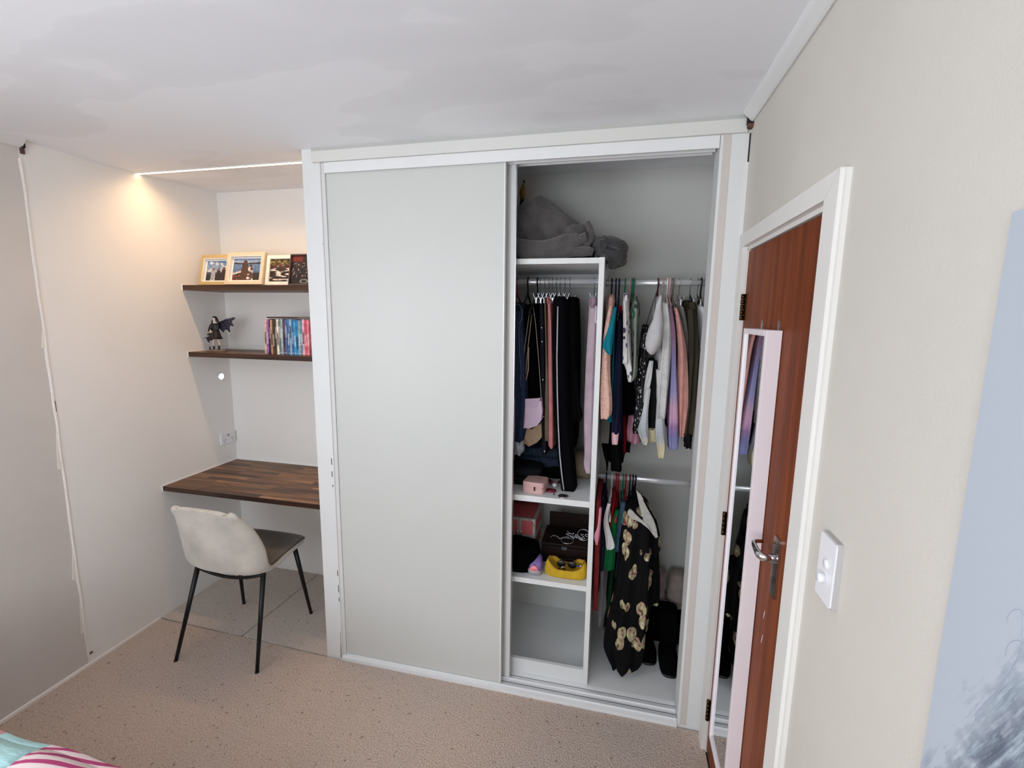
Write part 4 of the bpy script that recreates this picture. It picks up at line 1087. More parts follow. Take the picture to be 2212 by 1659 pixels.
strip(t, 'drawstring', [(1288, 662), (1287, 680), (1286, 696), (1288, 700), (1290, 690), (1291, 668)], 0.0022, M['plastic_w'], 0.2085)

# ---- upper right rail, left to right
t = garment('peach_shirt', 'peach shirt with fine star line print on the upper rail', 'shirt', GU)
pm = mat_lines('peach_print', (212, 172, 158), (120, 84, 78), 64, 0.055, (0.45, 0.58))
piece(t, 'body', [(632, 1314, 1325), (650, 1311, 1328), (700, 1304, 1324), (760, 1298, 1322), (830, 1293, 1322), (880, 1296, 1320), (900, 1298, 1312)], 0.18, 0.33, pm, topdep=0.06, amp=0.003)
piece(t, 'sleeve', [(660, 1316, 1324), (720, 1304, 1318), (800, 1299, 1317), (860, 1296, 1321), (895, 1296, 1320), (906, 1297, 1312)], 0.112, 0.06, pm, amp=0.003, n=18)
t = garment('teal_tshirt', 'teal short sleeve t-shirt beside the peach shirt', 'shirt', GU)
tl = cl_mat('teal', (20, 110, 128))
piece(t, 'sleeve', [(664, 1326, 1333), (690, 1320, 1329), (720, 1310, 1325), (746, 1301, 1322), (757, 1306, 1321), (766, 1314, 1321)], 0.078, 0.028, tl, n=16, amp=0.002)
piece(t, 'body', [(662, 1325, 1332), (720, 1322, 1331), (850, 1318, 1328), (913, 1310, 1326)], 0.19, 0.33, tl, amp=0.002)
t = garment('black_shirt', 'black long shirt with red collar trim left of the white blouse', 'shirt', GU)
piece(t, 'body', [(662, 1331, 1342), (690, 1327, 1347), (800, 1322, 1348), (900, 1318, 1350), (1000, 1312, 1350)], 0.235, 0.26, BLK, topdep=0.1)
piece(t, 'collar_trim', [(660, 1337, 1343), (672, 1335, 1343), (676, 1336, 1341)], 0.225, 0.03, cl_mat('red', (142, 20, 28)), n=8)
strip(t, 'neck_tape', [(1337, 676), (1334, 685), (1334, 695), (1336, 700), (1338, 690)], 0.0025, mat('mint_tape', (90, 190, 160), 0.6, var=(20, 0.05)), 0.222)
t = garment('navy_jumper', 'navy jumper with pink cuff hanging beside the black shirt', 'jumper', GU)
piece(t, 'sleeve', [(690, 1334, 1342), (780, 1330, 1342), (860, 1326, 1340), (937, 1322, 1338)], 0.165, 0.055, NAVY, n=18)
piece(t, 'cuff', [(936, 1321, 1337), (948, 1321, 1336), (961, 1321, 1335)], 0.163, 0.058, cl_mat('pink_cuff', (220, 178, 184), 'rib'), n=8, amp=0.001)
piece(t, 'body', [(672, 1341, 1346), (760, 1338, 1346), (900, 1334, 1346), (950, 1332, 1345)], 0.225, 0.008 + 0.25, NAVY, amp=0.002)
t = garment('black_trousers', 'black leggings hanging lowest on the upper rail', 'trousers', GU)
piece(t, 'leg', [(940, 1318, 1338), (970, 1320, 1340), (1019, 1319, 1343)], 0.18, 0.06, BLK, n=12, amp=0.002)
piece(t, 'strap', [(960, 1299, 1316), (985, 1304, 1315), (1000, 1309, 1314), (1018, 1310, 1312)], 0.25, 0.02, BLK, n=12, amp=0.001)
t = garment('red_blouse', 'dark red top showing below the black clothes', 'top', GU)
piece(t, 'body', [(900, 1336, 1352), (940, 1336, 1354), (980, 1338, 1353)], 0.26, 0.22, cl_mat('darkred', (92, 12, 22)), n=12)
t = garment('white_blouse', 'white blouse with dark floral print on a teal hanger', 'blouse', GU)
wm = mat_spots('white_floral', (218, 216, 214), [(30, 28, 34), (120, 110, 140), (60, 56, 60)], 38, 0.36, 0.6, (1, 1, 0.8))
piece(t, 'body', [(630, 1349, 1355), (645, 1346, 1358), (700, 1346, 1361), (760, 1346, 1364), (785, 1346, 1366), (800, 1352, 1367), (826, 1357, 1364)], 0.185, 0.16, wm, topdep=0.06, amp=0.003)
piece(t, 'sleeve', [(650, 1346, 1353), (720, 1346, 1356), (786, 1345, 1356)], 0.165, 0.04, wm, n=14, amp=0.002)
t = garment('green_blouse', 'grey-green patterned blouse with ties on the upper rail', 'blouse', GU)
gm = mat_spots('green_floral', (142, 150, 140), [(70, 78, 66), (40, 42, 42), (196, 198, 190)], 22, 0.36, 0.5)
piece(t, 'body', [(645, 1370, 1380), (660, 1366, 1382), (700, 1364, 1380), (760, 1367, 1378), (808, 1364, 1377), (825, 1358, 1368)], 0.20, 0.24, gm, topdep=0.1, amp=0.003)
for pts in ([(1375, 640), (1380, 655), (1382, 672), (1380, 684)], [(1373, 642), (1377, 656), (1376, 668)]): strip(t, 'tie', pts, 0.002, cl_mat('greenblack', (48, 54, 48)), 0.196)
t = garment('black_skirt', 'plain black skirt filling the gap behind the blouses', 'skirt', GU)
piece(t, 'body', [(800, 1346, 1372), (860, 1344, 1370), (978, 1344, 1362)], 0.30, 0.20, BLK)
t = garment('sequin_dress', 'black dress with white speckles on thin straps', 'dress', GU)
qm = mat_spots('sequin', (16, 16, 18), [(150, 150, 150), (210, 210, 210), (90, 90, 92)], 130, 0.42, 0.45, (1, 1, 0.6), 0.05, 0.5)
piece(t, 'body', [(702, 1391, 1403), (740, 1386, 1402), (800, 1380, 1398), (860, 1375, 1392), (920, 1367, 1388), (938, 1366, 1384)], 0.20, 0.22, qm, topdep=0.15, amp=0.004)
strip(t, 'strap', [(1396, 702), (1407, 665), (1418, 632), (1424, 612)], 0.0026, BLK, [0.20, 0.23, 0.29, 0.34], 0.5)
t = garment('pink_satin_top', 'pink satin hem showing below the sequin dress', 'top', GU)
piece(t, 'hem', [(900, 1356, 1382), (940, 1353, 1386), (958, 1355, 1386)], 0.27, 0.18, mat('pink_satin', (176, 122, 138), 0.4, var=(20, 0.12), bmp=(12, 0.4, 0.01), stretch=(3, 3, .3)), n=12)
t = garment('draped_hood', 'pale grey hoodie hood hanging beside a burgundy strap', 'bag', GU)
gm2 = cl_mat('paleg', (190, 188, 190))
strip(t, 'bag_strap', [(1413, 700), (1415, 660), (1419, 630), (1423, 612)], 0.0030, cl_mat('burgundy', (78, 44, 48)), [0.14, 0.18, 0.27, 0.345], 0.5)
b = B(); rings = []  # hood of the grey hoodie, lofted as a hanging teardrop
for py, a, c, hy in ((640, 1425, 1431, .006), (660, 1419, 1431, .008), (690, 1411, 1431, .012), (710, 1402, 1434, .026), (728, 1395, 1432, .034), (745, 1392, 1427, .034), (757, 1395, 1418, .027), (765, 1401, 1410, .012)):
    p, q = at(a, py, 'y', 0.14), at(c, py, 'y', 0.14); xc, hx = (p.x + q.x) / 2, (q.x - p.x) / 2
    rings.append([(xc + hx * math.cos(k), 0.14 + hy * math.sin(k), p.z) for k in np.linspace(0, 2 * math.pi, 25)[:-1]])
b.loft(rings).jitter(0.006, 24).obj('bag_body', gm2, t, True)
t = garment('grey_hoodie', 'pale grey hoodie hanging in the middle of the upper rail', 'hoodie', GU)
hm = cl_mat('hoodie', (192, 191, 190), 'knit')
piece(t, 'body', [(648, 1430, 1442), (670, 1427, 1447), (720, 1424, 1450), (800, 1419, 1448), (850, 1417, 1444), (878, 1420, 1440)], 0.20, 0.30, hm, topdep=0.1)
piece(t, 'sleeve', [(655, 1429, 1444), (700, 1431, 1450), (760, 1430, 1450), (840, 1422, 1444), (905, 1419, 1438)], 0.155, 0.05, hm, n=20, amp=0.003)
piece(t, 'hood', [(640, 1421, 1428), (665, 1413, 1429), (700, 1412, 1428), (735, 1418, 1430)], 0.235, 0.10, cl_mat('hood', (168, 168, 166), 'knit'), n=16)
t = garment('graphic_shirt', 'white and black long shirt with straw-coloured grass print hem', 'shirt', GU)
wg = mat_gradient('grass_print', [(0.0, (196, 196, 196)), (0.45, (186, 190, 194)), (0.68, (158, 163, 168)), (0.80, (190, 182, 156)), (1.0, (208, 192, 140))], at(1400, 990, 'y', .2).z, at(1400, 790, 'y', .2).z, 0.85, False)
bk = cl_mat('graphic_black', (28, 28, 30))
piece(t, 'body', [(780, 1404, 1428), (850, 1392, 1432), (920, 1388, 1432), (950, 1390, 1434)], 0.24, 0.20, bk, topdep=0.15)
piece(t, 'sleeve', [(780, 1403, 1412), (830, 1390, 1406), (870, 1380, 1394)], 0.205, 0.03, wg, n=16, amp=0.002)
piece(t, 'sleeve', [(800, 1418, 1436), (870, 1420, 1435), (930, 1416, 1437), (965, 1419, 1440), (991, 1422, 1435)], 0.165, 0.045, wg, n=20, amp=0.002)
piece(t, 'shirt_tail', [(840, 1396, 1406), (890, 1388, 1400), (930, 1378, 1400), (950, 1384, 1402), (962, 1390, 1398)], 0.19, 0.02, wg, n=16, amp=0.002)
piece(t, 'hem', [(926, 1400, 1420), (940, 1400, 1420), (955, 1398, 1418)], 0.215, 0.02, mat_spots('straw_print', (196, 186, 150), [(120, 96, 60), (70, 58, 44), (220, 208, 170)], 60, 0.4, 0.6, (1, 1, .4)), n=8, amp=0.001)
t = garment('ombre_cardigan', 'lilac, blue and pink ombre knit cardigan on the upper rail', 'cardigan', GU)
z0_, z1_ = at(1455, 972, 'y', .17).z, at(1455, 655, 'y', .17).z
om = mat_gradient('ombre_knit', [(0.0, (128, 96, 118)), (0.2, (132, 104, 128)), (0.36, (124, 120, 160)), (0.55, (142, 138, 176)), (0.66, (186, 150, 172)), (0.74, (190, 148, 178)), (0.80, (142, 112, 150)), (0.86, (118, 114, 156)), (1.0, (130, 136, 178))], z0_, z1_)
piece(t, 'sleeve', [(662, 1443, 1453), (720, 1448, 1461), (800, 1449, 1463), (880, 1446, 1467), (945, 1444, 1468), (972, 1445, 1466)], 0.165, 0.075, om, amp=0.002)
piece(t, 'body', [(660, 1443, 1452), (760, 1446, 1460), (880, 1442, 1458), (930, 1442, 1456)], 0.26, 0.24, om, amp=0.002)
t = garment('black_camisole', 'black camisole between the ombre and peach cardigans', 'top', GU)
piece(t, 'body', [(672, 1453, 1459), (700, 1456, 1465), (770, 1461, 1467), (820, 1462, 1468)], 0.205, 0.20, BLK, n=14, amp=0.001)
t = garment('peach_cardigan', 'plain peach pink cardigan on the upper rail', 'cardigan', GU)
pc = cl_mat('peach', (196, 140, 130), 'knit')
piece(t, 'sleeve', [(664, 1457, 1464), (700, 1462, 1474), (760, 1466, 1484), (830, 1465, 1488), (890, 1466, 1487), (945, 1468, 1478)], 0.17, 0.08, pc, amp=0.003)
piece(t, 'body', [(668, 1460, 1468), (760, 1467, 1482), (900, 1466, 1482), (930, 1466, 1478)], 0.26, 0.26, pc, amp=0.002)
t = garment('grey_jacket', 'grey fleece jacket behind the peach cardigan', 'jacket', GU)
piece(t, 'body', [(655, 1463, 1475), (672, 1465, 1484), (720, 1472, 1489), (800, 1476, 1490), (860, 1478, 1490)], 0.235, 0.28, cl_mat('fleece', (136, 134, 128), 'knit'), topdep=0.12)
t = garment('olive_coat', 'dark olive ribbed coat near the right end of the upper rail', 'coat', GU)
oc = cl_mat('olive', (58, 54, 44), 'rib')
piece(t, 'body', [(648, 1488, 1504), (662, 1482, 1511), (720, 1485, 1513), (820, 1484, 1508), (930, 1482, 1502), (948, 1482, 1500)], 0.215, 0.32, oc, topdep=0.12, amp=0.005)
piece(t, 'sleeve', [(668, 1487, 1504), (760, 1491, 1509), (860, 1488, 1502), (940, 1479, 1497)], 0.165, 0.05, oc, n=20)
piece(t, 'cuff', [(938, 1477, 1496), (955, 1481, 1495), (970, 1482, 1494)], 0.163, 0.052, cl_mat('olive_dark', (24, 24, 24), 'rib'), n=8)
piece(t, 'collar', [(648, 1480, 1490), (656, 1477, 1492), (664, 1480, 1490)], 0.23, 0.10, cl_mat('olive_collar', (44, 42, 34), 'rib'), n=8)
t = garment('white_tshirt', 'white t-shirt at the right end of the upper rail', 'shirt', GU)
piece(t, 'body', [(657, 1512, 1522), (672, 1509, 1526), (700, 1511, 1528), (746, 1508, 1524), (752, 1510, 1520)], 0.20, 0.26, cl_mat('white', (206, 206, 208)), topdep=0.1)

# ---- lower right rail
t = garment('red_dress', 'red dress at the left end of the lower rail', 'dress', GL)
rd = cl_mat('redd', (122, 40, 42))
piece(t, 'body', [(1078, 1288, 1297), (1100, 1284, 1298), (1200, 1282, 1296), (1260, 1281, 1294), (1322, 1280, 1290)], 0.13, 0.37, rd, topdep=0.12)
t = garment('pink_blouse', 'small pink top at the left end of the lower rail', 'top', GL)
piece(t, 'sleeve', [(1100, 1294, 1300), (1140, 1290, 1297), (1160, 1283, 1295), (1178, 1287, 1291)], 0.10, 0.025, cl_mat('pinkt', (196, 130, 146)), n=14, amp=0.001)
t = garment('navy_tshirt', 'dark navy t-shirt on the lower rail', 'shirt', GL)
piece(t, 'body', [(1084, 1297, 1306), (1110, 1294, 1309), (1180, 1290, 1309), (1232, 1288, 1306)], 0.19, 0.30, cl_mat('navyd', (30, 32, 48)), topdep=0.12)
t = garment('white_tshirt', 'white t-shirt sleeve on the lower rail', 'shirt', GL)
wt = cl_mat('white2', (208, 206, 206))
piece(t, 'sleeve', [(1090, 1312, 1320), (1112, 1306, 1314), (1135, 1304, 1315), (1165, 1308, 1324), (1182, 1309, 1328), (1188, 1310, 1318)], 0.165, 0.03, wt, n=18, amp=0.002)
piece(t, 'body', [(1090, 1314, 1320), (1140, 1309, 1316), (1230, 1306, 1313)], 0.215, 0.26, wt, amp=0.001)
t = garment('red_tshirt', 'bright red top between the white and green shirts', 'top', GL)
piece(t, 'body', [(1082, 1324, 1332), (1110, 1317, 1326), (1138, 1312, 1321), (1150, 1313, 1319)], 0.20, 0.24, cl_mat('redb', (140, 18, 28)), n=14, topdep=0.1, amp=0.002)
t = garment('green_tshirt', 'green t-shirt on the lower rail', 'shirt', GL)
gr = cl_mat('green', (18, 92, 50))
piece(t, 'sleeve', [(1105, 1330, 1339), (1130, 1320, 1334), (1160, 1316, 1332), (1180, 1308, 1330), (1226, 1302, 1327), (1232, 1304, 1324)], 0.20, 0.05, gr, n=18, amp=0.003)
piece(t, 'body', [(1100, 1331, 1338), (1160, 1324, 1334), (1300, 1310, 1322), (1335, 1308, 1318)], 0.265, 0.22, cl_mat('green_dk', (16, 52, 34)), amp=0.003)
t = garment('blue_shirt', 'faded blue denim shirt right of the green t-shirt', 'shirt', GL)
piece(t, 'sleeve', [(1090, 1341, 1352), (1120, 1336, 1350), (1150, 1331, 1347), (1195, 1326, 1340)], 0.215, 0.06, cl_mat('blues', (64, 84, 108), 'denim'), n=18)
piece(t, 'body', [(1090, 1343, 1351), (1170, 1336, 1346), (1262, 1328, 1338)], 0.285, 0.20, cl_mat('blueb', (112, 138, 158), 'denim'), amp=0.002)
t = garment('grey_scarf', 'long grey knit scarf between the lower rail clothes', 'scarf', GL)
piece(t, 'body', [(1230, 1296, 1304), (1280, 1296, 1303), (1340, 1293, 1300), (1354, 1292, 1296)], 0.205, 0.03, cl_mat('scarf', (112, 112, 114), 'knit'), n=14, amp=0.001)
piece(t, 'drop', [(1090, 1300, 1306), (1160, 1298, 1306), (1235, 1296, 1304)], 0.52, 0.03, cl_mat('scarf', (112, 112, 114), 'knit'), n=14, amp=0.001)
# hooded onesie with a scattered cream print
t = garment('hooded_onesie', 'long black hooded onesie with scattered cream print and sherpa hood', 'onesie', GL)
on_ = mat_spots('cream_print', (8, 8, 10), [(196, 190, 160), (150, 146, 104), (176, 140, 124), (84, 78, 60)], 17, 0.40, 0.85, (1.0, 0.7, 0.66), 0.012)
sp_ = mat('sherpa', (176, 174, 168), 0.95, var=(60, 0.12), bmp=(110, 1.0, 0.006), sheen=0.4, spec=0.1)
piece(t, 'body', [(1100, 1362, 1392), (1120, 1348, 1410), (1160, 1342, 1412), (1230, 1336, 1410), (1300, 1326, 1408), (1360, 1310, 1402), (1410, 1303, 1396), (1440, 1312, 1386), (1456, 1322, 1362)], 0.155, 0.23, on_, topdep=0.12, folds=7, amp=0.010, n=36, ring_n=64)
piece(t, 'sleeve', [(1135, 1402, 1421), (1165, 1404, 1426), (1195, 1402, 1426), (1203, 1406, 1420)], 0.20, 0.08, on_, n=16, amp=0.004)
piece(t, 'sleeve', [(1200, 1398, 1424), (1250, 1400, 1426), (1300, 1400, 1424), (1310, 1404, 1418)], 0.24, 0.10, on_, n=16, amp=0.006)
# hood hanging open: a bent sheet with lining
hp_ = [(1374, 1058), (1384, 1068), (1394, 1086), (1404, 1104), (1414, 1122), (1420, 1140), (1423, 1158), (1417, 1163), (1408, 1152), (1399, 1138), (1390, 1125), (1386, 1110), (1380, 1088)]
B().poly([at(x, y, 'y', 0.118 + 0.0003 * (y - 1058)) for x, y in hp_], (0, 0.012, 0)).obj('hood_lining', sp_, t)
strip(t, 'hood_edge', hp_[:7], 0.0042, BLK, 0.128)
hp2 = [(1372, 1060), (1380, 1090), (1386, 1112), (1391, 1126), (1378, 1122), (1366, 1112), (1362, 1098), (1366, 1078)]
B().poly([at(x, y, 'y', 0.205) for x, y in hp2], (0, 0.10, 0)).obj('hood', BLK, t)
hp3 = [(1356, 1106), (1361, 1101), (1367, 1105), (1374, 1113), (1384, 1122), (1396, 1131), (1408, 1150), (1398, 1140), (1384, 1129), (1366, 1121), (1355, 1112)]
B().poly([at(x, y, 'y', 0.136) for x, y in hp3], (0, 0.012, 0)).obj('neck_lining', sp_, t)

# ================================================================== BLANKETS ON TOP OF THE TOWER
def lump(x0, x1, top, zb, y0, y1, m, name, parent, n=90, rn=110, amp=0.006, sc=14, seed=1, belly=0.5):
    rings = []
    for i in range(n + 1):
        t = i / n; x = x0 + (x1 - x0) * t
        zt = np.interp(x, [p[0] for p in top], [p[1] for p in top])
        end = min(1, math.sin(math.pi * min(max(t, 0.004), 0.996)) * 3.0) ** 0.5
        h = max(0.004, (zt - zb)) ; hy = (y1 - y0) / 2 * (0.55 + 0.45 * end)
        ring = []
        for k in range(rn):
            a = 2 * math.pi * k / rn
            c, s_ = math.cos(a), math.sin(a)
            yy = (y0 + y1) / 2 + hy * math.copysign(abs(c) ** 0.75, c); zz = zb + h / 2 + h / 2 * math.copysign(abs(s_) ** 0.8, s_)
            p = Vector((x, yy, zz))
            d = mnoise.noise(p * sc + Vector((seed * 5, 0, 0))) * amp + amp * 1.3 * math.sin((x * 1.2 + zz * 1.0) * 55 + 4 * mnoise.noise(p * 6)) * (0.35 if s_ > 0.3 else 0.7)
            n1 = mnoise.noise(Vector((p.x * 3.5 + seed, p.y * 3, p.z * 9))); n2 = mnoise.noise(Vector((p.x * 9 + p.z * 3, p.y * 2 + seed, p.z * 2.5)))
            d -= 0.012 * max(0, 1 - abs(n1) * 9) + 0.009 * max(0, 1 - abs(n2) * 7) * (1 if s_ < 0.75 else 0.3)
            q = Vector((p.x, p.y + d * c, max(zb, p.z + d * s_)))
            ring.append(q)
        rings.append(ring)
    return B().loft(rings).obj(name, m, parent, True)
gb = mat('grey_fleece', (86, 82, 82), 0.98, var=(26, 0.16), bmp=(90, 1.0, 0.008), sheen=0.35, spec=0.08)
t = thing('folded_blanket', 'large crumpled grey fleece blanket on top of the shelf tower', 'blanket', (1.03, 0.33, 1.9490))
def Q(px, py, y=0.2): p = at(px, py, 'y', y); return (p.x, p.z)
ztw = 1.9492
top_ = [Q(1085, 470), Q(1105, 445), Q(1125, 420), Q(1145, 409), Q(1165, 409), Q(1190, 425), Q(1215, 447), Q(1240, 466), Q(1262, 476), Q(1274, 492), Q(1279, 515)]
zmid = at(1200, 540, 'y', .16).z
lump(top_[0][0], top_[-1][0], top_, ztw + 0.022, 0.175, 0.53, gb, 'blanket_bulk', t, amp=0.007, seed=2)
# laps of the fold at the front and underneath
def lap(pts, r, seed, nm='blanket_fold', m=gb, y=0.17, flat=1.0):
    P = cat([tuple(at(px, py, 'y', y)) for px, py in pts], 6)
    rs = [r * (0.75 + 0.35 * math.sin(math.pi * i / (len(P) - 1))) for i in range(len(P))]
    o = B().tube([Vector(p) for p in P], rs, 16, flat=flat)
    for v in o.bm.verts: v.co.z = max(v.co.z, ztw + 0.0003)
    return o.jitter(0.003, 26, seed).obj(nm, m, t, True)
lap([(1098, 512), (1112, 526), (1135, 533), (1165, 536), (1195, 531), (1222, 520), (1250, 516)], 0.030, 3)
lap([(1096, 534), (1120, 542), (1150, 548), (1180, 545), (1210, 534), (1240, 524), (1268, 512)], 0.028, 4, y=0.165)
lap([(1150, 552), (1190, 549), (1230, 545), (1270, 543), (1281, 546)], 0.019, 6, y=0.155)
lap([(1269, 480), (1276, 500), (1274, 520), (1264, 533), (1254, 536)], 0.014, 5, 'blanket_hem', y=0.175)
gr2 = mat('dark_grey_fleece', (62, 61, 62), 0.98, var=(26, 0.14), bmp=(170, 0.9, 0.005), sheen=0.3, spec=0.08)
t = thing('folded_blanket', 'smaller dark grey rolled blanket overhanging the tower edge', 'blanket', (1.29, 0.25, 1.9510))
def roll(pts, y0, y1, nm, seed, amp=0.004, m=gr2):
    cen = np.mean([(at(a, c, 'y', y0).x, at(a, c, 'y', y0).z) for a, c in pts], axis=0)
    P = cat([(at(a, c, 'y', y0).x, at(a, c, 'y', y0).z) for a, c in pts + pts[:1]], 9)[:-1]
    rings = []
    for i in range(31):
        u = i / 30; s_ = min(1, math.sin(math.pi * min(max(u, .01), .99)) * 2.2) ** 0.5
        rings.append([(cen[0] + (p[0] - cen[0]) * (0.35 + 0.65 * s_), y0 + (y1 - y0) * u, cen[1] + (p[1] - cen[1]) * (0.35 + 0.65 * s_)) for p in P])
    b = B().loft(rings)
    for v in b.bm.verts:
        n1 = mnoise.noise(v.co * 15 + Vector((seed, 0, 0)))
        v.co.y += 0.016 * max(0, 1 - abs(n1) * 6); v.co.x += 0.004 * n1
    b.jitter(amp, 24, seed).obj(nm, m, t, True)
roll([(1277, 503), (1300, 504), (1330, 508), (1350, 518), (1356, 535), (1350, 545), (1330, 535), (1308, 532), (1292, 536), (1278, 530)], 0.150, 0.45, 'blanket_roll', 8)
roll([(1283, 535), (1300, 528), (1330, 533), (1354, 546), (1350, 560), (1335, 566), (1318, 566), (1302, 552), (1290, 548)], 0.145, 0.42, 'blanket_roll', 9)
roll([(1292, 516), (1306, 514), (1312, 526), (1304, 538), (1292, 536)], 0.138, 0.24, 'blanket_tuck', 11, 0.003)
roll([(1313, 560), (1330, 560), (1336, 566), (1328, 573), (1314, 573)], 0.155, 0.33, 'blanket_corner', 10, 0.002)
t = thing('toy', 'small yellow and black item behind the grey blanket', 'toy', (0.90, 0.50, 1.95))
ym = mat('yellow_plastic', (130, 100, 26), 0.5, var=(30, 0.15))
p = at(1129, 416, 'y', 0.50)
B().loft([ring(Vector((p.x, p.y, p.z - .04)), .010, .010), ring(p, .016, .014), ring(Vector((p.x + .002, p.y, p.z + .03)), .009, .009), ring(Vector((p.x + .004, p.y, p.z + .045)), .004, .004)]).obj('body', ym, t, True)
B().tube([(p.x, p.y, ztw), (p.x - .004, p.y, p.z - .12), (p.x, p.y, p.z - .035)], [.03, .022, .012], 10).obj('stem', M['black'], t, True)
B().sphere((p.x + .006, p.y, p.z + .052), .006, 8, 6).obj('tip', M['black'], t, True)

# ================================================================== THINGS ON THE TOWER SHELVES
ZS1, ZS2 = 0.9146, 0.5146
def pile(label, nm, cat_, cx_, cy_, z, rx, ry, h, m, seed, layers=1, zoff=0.0):
    t = thing(nm, label, cat_, (cx_, cy_, z))
    hh = h / layers
    for L in range(layers):
        b = B(); rings = []
        for v, s in ((0.0, 0.90), (0.15, 0.98), (0.5, 1.0), (0.85, 0.96), (1.0, 0.80), (1.02, 0.3)):
            rr = []
            for k in range(36):
                a = 2 * math.pi * k / 36; c, s_ = math.cos(a), math.sin(a)
                w = 1 + 0.10 * mnoise.noise((c * 1.6 + seed, s_ * 1.6, L * 2.0 + v))
                rr.append((cx_ + rx * s * w * math.copysign(abs(c) ** .7, c), cy_ + ry * s * w * math.copysign(abs(s_) ** .7, s_), z + L * hh + 0.0004 + hh * 0.97 * max(0, min(1, v)) + (0.012 * mnoise.noise((c * 2, s_ * 2, seed)) if v > 0.9 else 0)))
            rings.append(rr)
        o = b.loft(rings)
        for v in o.bm.verts:
            d = mnoise.noise(v.co * 22 + Vector((seed, 0, 0))) * 0.007
            v.co.x += d; v.co.y += d; v.co.z = max(z + 0.0004, v.co.z)
        o.obj('fold', m, t, True)
    return t
dk = cl_mat('jeans', (44, 56, 72), 'denim')
pile('crumpled dark blue jeans on the middle tower shelf', 'folded_jeans', 'jeans', 1.00, 0.47, ZS1, 0.14, 0.12, 0.15, dk, 2, 3)
pile('dark folded garment under the denim at the shelf left end', 'folded_shirt', 'clothing', 0.925, 0.29, ZS1, 0.115, 0.075, 0.085, cl_mat('darkpile', (24, 25, 28)), 5, 2)
pile('black felt beret on the middle tower shelf', 'beret', 'hat', 1.060, 0.385, ZS1, 0.055, 0.045, 0.055, BLK, 7)
t = thing('handbag', 'rounded beige handbag at the back right of the middle shelf', 'bag', (1.19, 0.46, ZS1))
bgm = mat('beige_leather', (150, 132, 112), 0.6, var=(16, 0.1), bmp=(70, 0.3))
b = B(); rings = []
for v, s in ((0.0, 0.90), (0.012, 1.0), (0.045, 1.0), (0.075, 0.88), (0.10, 0.66), (0.118, 0.35), (0.122, 0.08)):
    rings.append([(1.192 + 0.073 * s * math.copysign(abs(math.cos(a)) ** .7, math.cos(a)), 0.455 + 0.085 * s * math.copysign(abs(math.sin(a)) ** .7, math.sin(a)), ZS1 + 0.0003 + v) for a in np.linspace(0, 2 * math.pi, 33)[:-1]])
b.loft(rings).jitter(0.002, 30).obj('bag_body', bgm, t, True)
for q in list(bpy.data.objects['bag_body'].data.vertices)[:0]: pass
B().tube([(1.192 + 0.075 * math.cos(a), 0.455 + 0.087 * math.sin(a), ZS1 + 0.014) for a in np.linspace(0, 2 * math.pi, 33)[:-1]], 0.0045, 8, closed=True).obj('base_piping', mat('tan_piping', (120, 98, 76), 0.6, var=(30, .1)), t, True)
B().box(1.17, 1.205, 0.366, 0.372, ZS1 + 0.035, ZS1 + 0.050, .002).obj('clasp', bgm, t)
# pink jewellery box
t = thing('jewellery_box', 'small square pale pink jewellery box with clasp on the middle shelf', 'box', (1.012, 0.175, ZS1))
jp = mat('pink_leatherette', (204, 164, 160), 0.5, var=(20, 0.04), bmp=(150, 0.15))
c0 = Vector((1.015, 0.180, 0))
def rbox(nm, hx, hy, z0, z1, r, m, par, rot, bev=0.006):
    o = B().box(-hx, hx, -hy, hy, z0, z1); bm = o.bm
    es = [e for e in bm.edges if abs(e.verts[0].co.z - e.verts[1].co.z) > 1e-6]
    bmesh.ops.bevel(bm, geom=es, offset=r, segments=5, profile=0.5, affect='EDGES')
    es = [e for e in bm.edges if abs(e.verts[0].co.z - z1) < 1e-6 and abs(e.verts[1].co.z - z1) < 1e-6 and len(e.link_faces) == 2 and any(abs(f.normal.z) < 0.5 for f in e.link_faces)]
    bm.normal_update()
    if bev: bmesh.ops.bevel(bm, geom=[e for e in bm.edges if abs(e.verts[0].co.z - z1) < 1e-6 and abs(e.verts[1].co.z - z1) < 1e-6], offset=bev, segments=3, profile=0.5, affect='EDGES')
    bm.transform(Matrix.Translation(c0) @ Matrix.Rotation(rot, 4, 'Z'))
    return o.obj(nm, m, par, False)
rbox('box_base', 0.050, 0.050, ZS1 + 0.0003, ZS1 + 0.026, 0.014, jp, t, -0.12, 0)
rbox('box_lid', 0.050, 0.050, ZS1 + 0.0268, ZS1 + 0.052, 0.014, jp, t, -0.12)
Rm = Matrix.Translation(c0) @ Matrix.Rotation(-0.12, 4, 'Z')
o = bx('clasp', M['brass'], 0.006, 0.013, -0.0525, -0.0498, ZS1 + 0.014, ZS1 + 0.033, t); o.data.transform(Rm)
o = bx('zip_line', mat('pink_zip', (168, 126, 122), 0.5, var=(60, .1)), -0.0503, 0.0503, -0.0496, 0.0496, ZS1 + 0.0255, ZS1 + 0.0272, t); o.data.transform(Rm)
for k, (dx, dy) in enumerate(((0.004, 0.012), (0.016, 0.004), (0.014, 0.02))):
    o = bx('monogram_stroke', M['brass'], dx, dx + 0.010, dy, dy + 0.0025, ZS1 + 0.0517, ZS1 + 0.0525, t); o.data.transform(Rm)
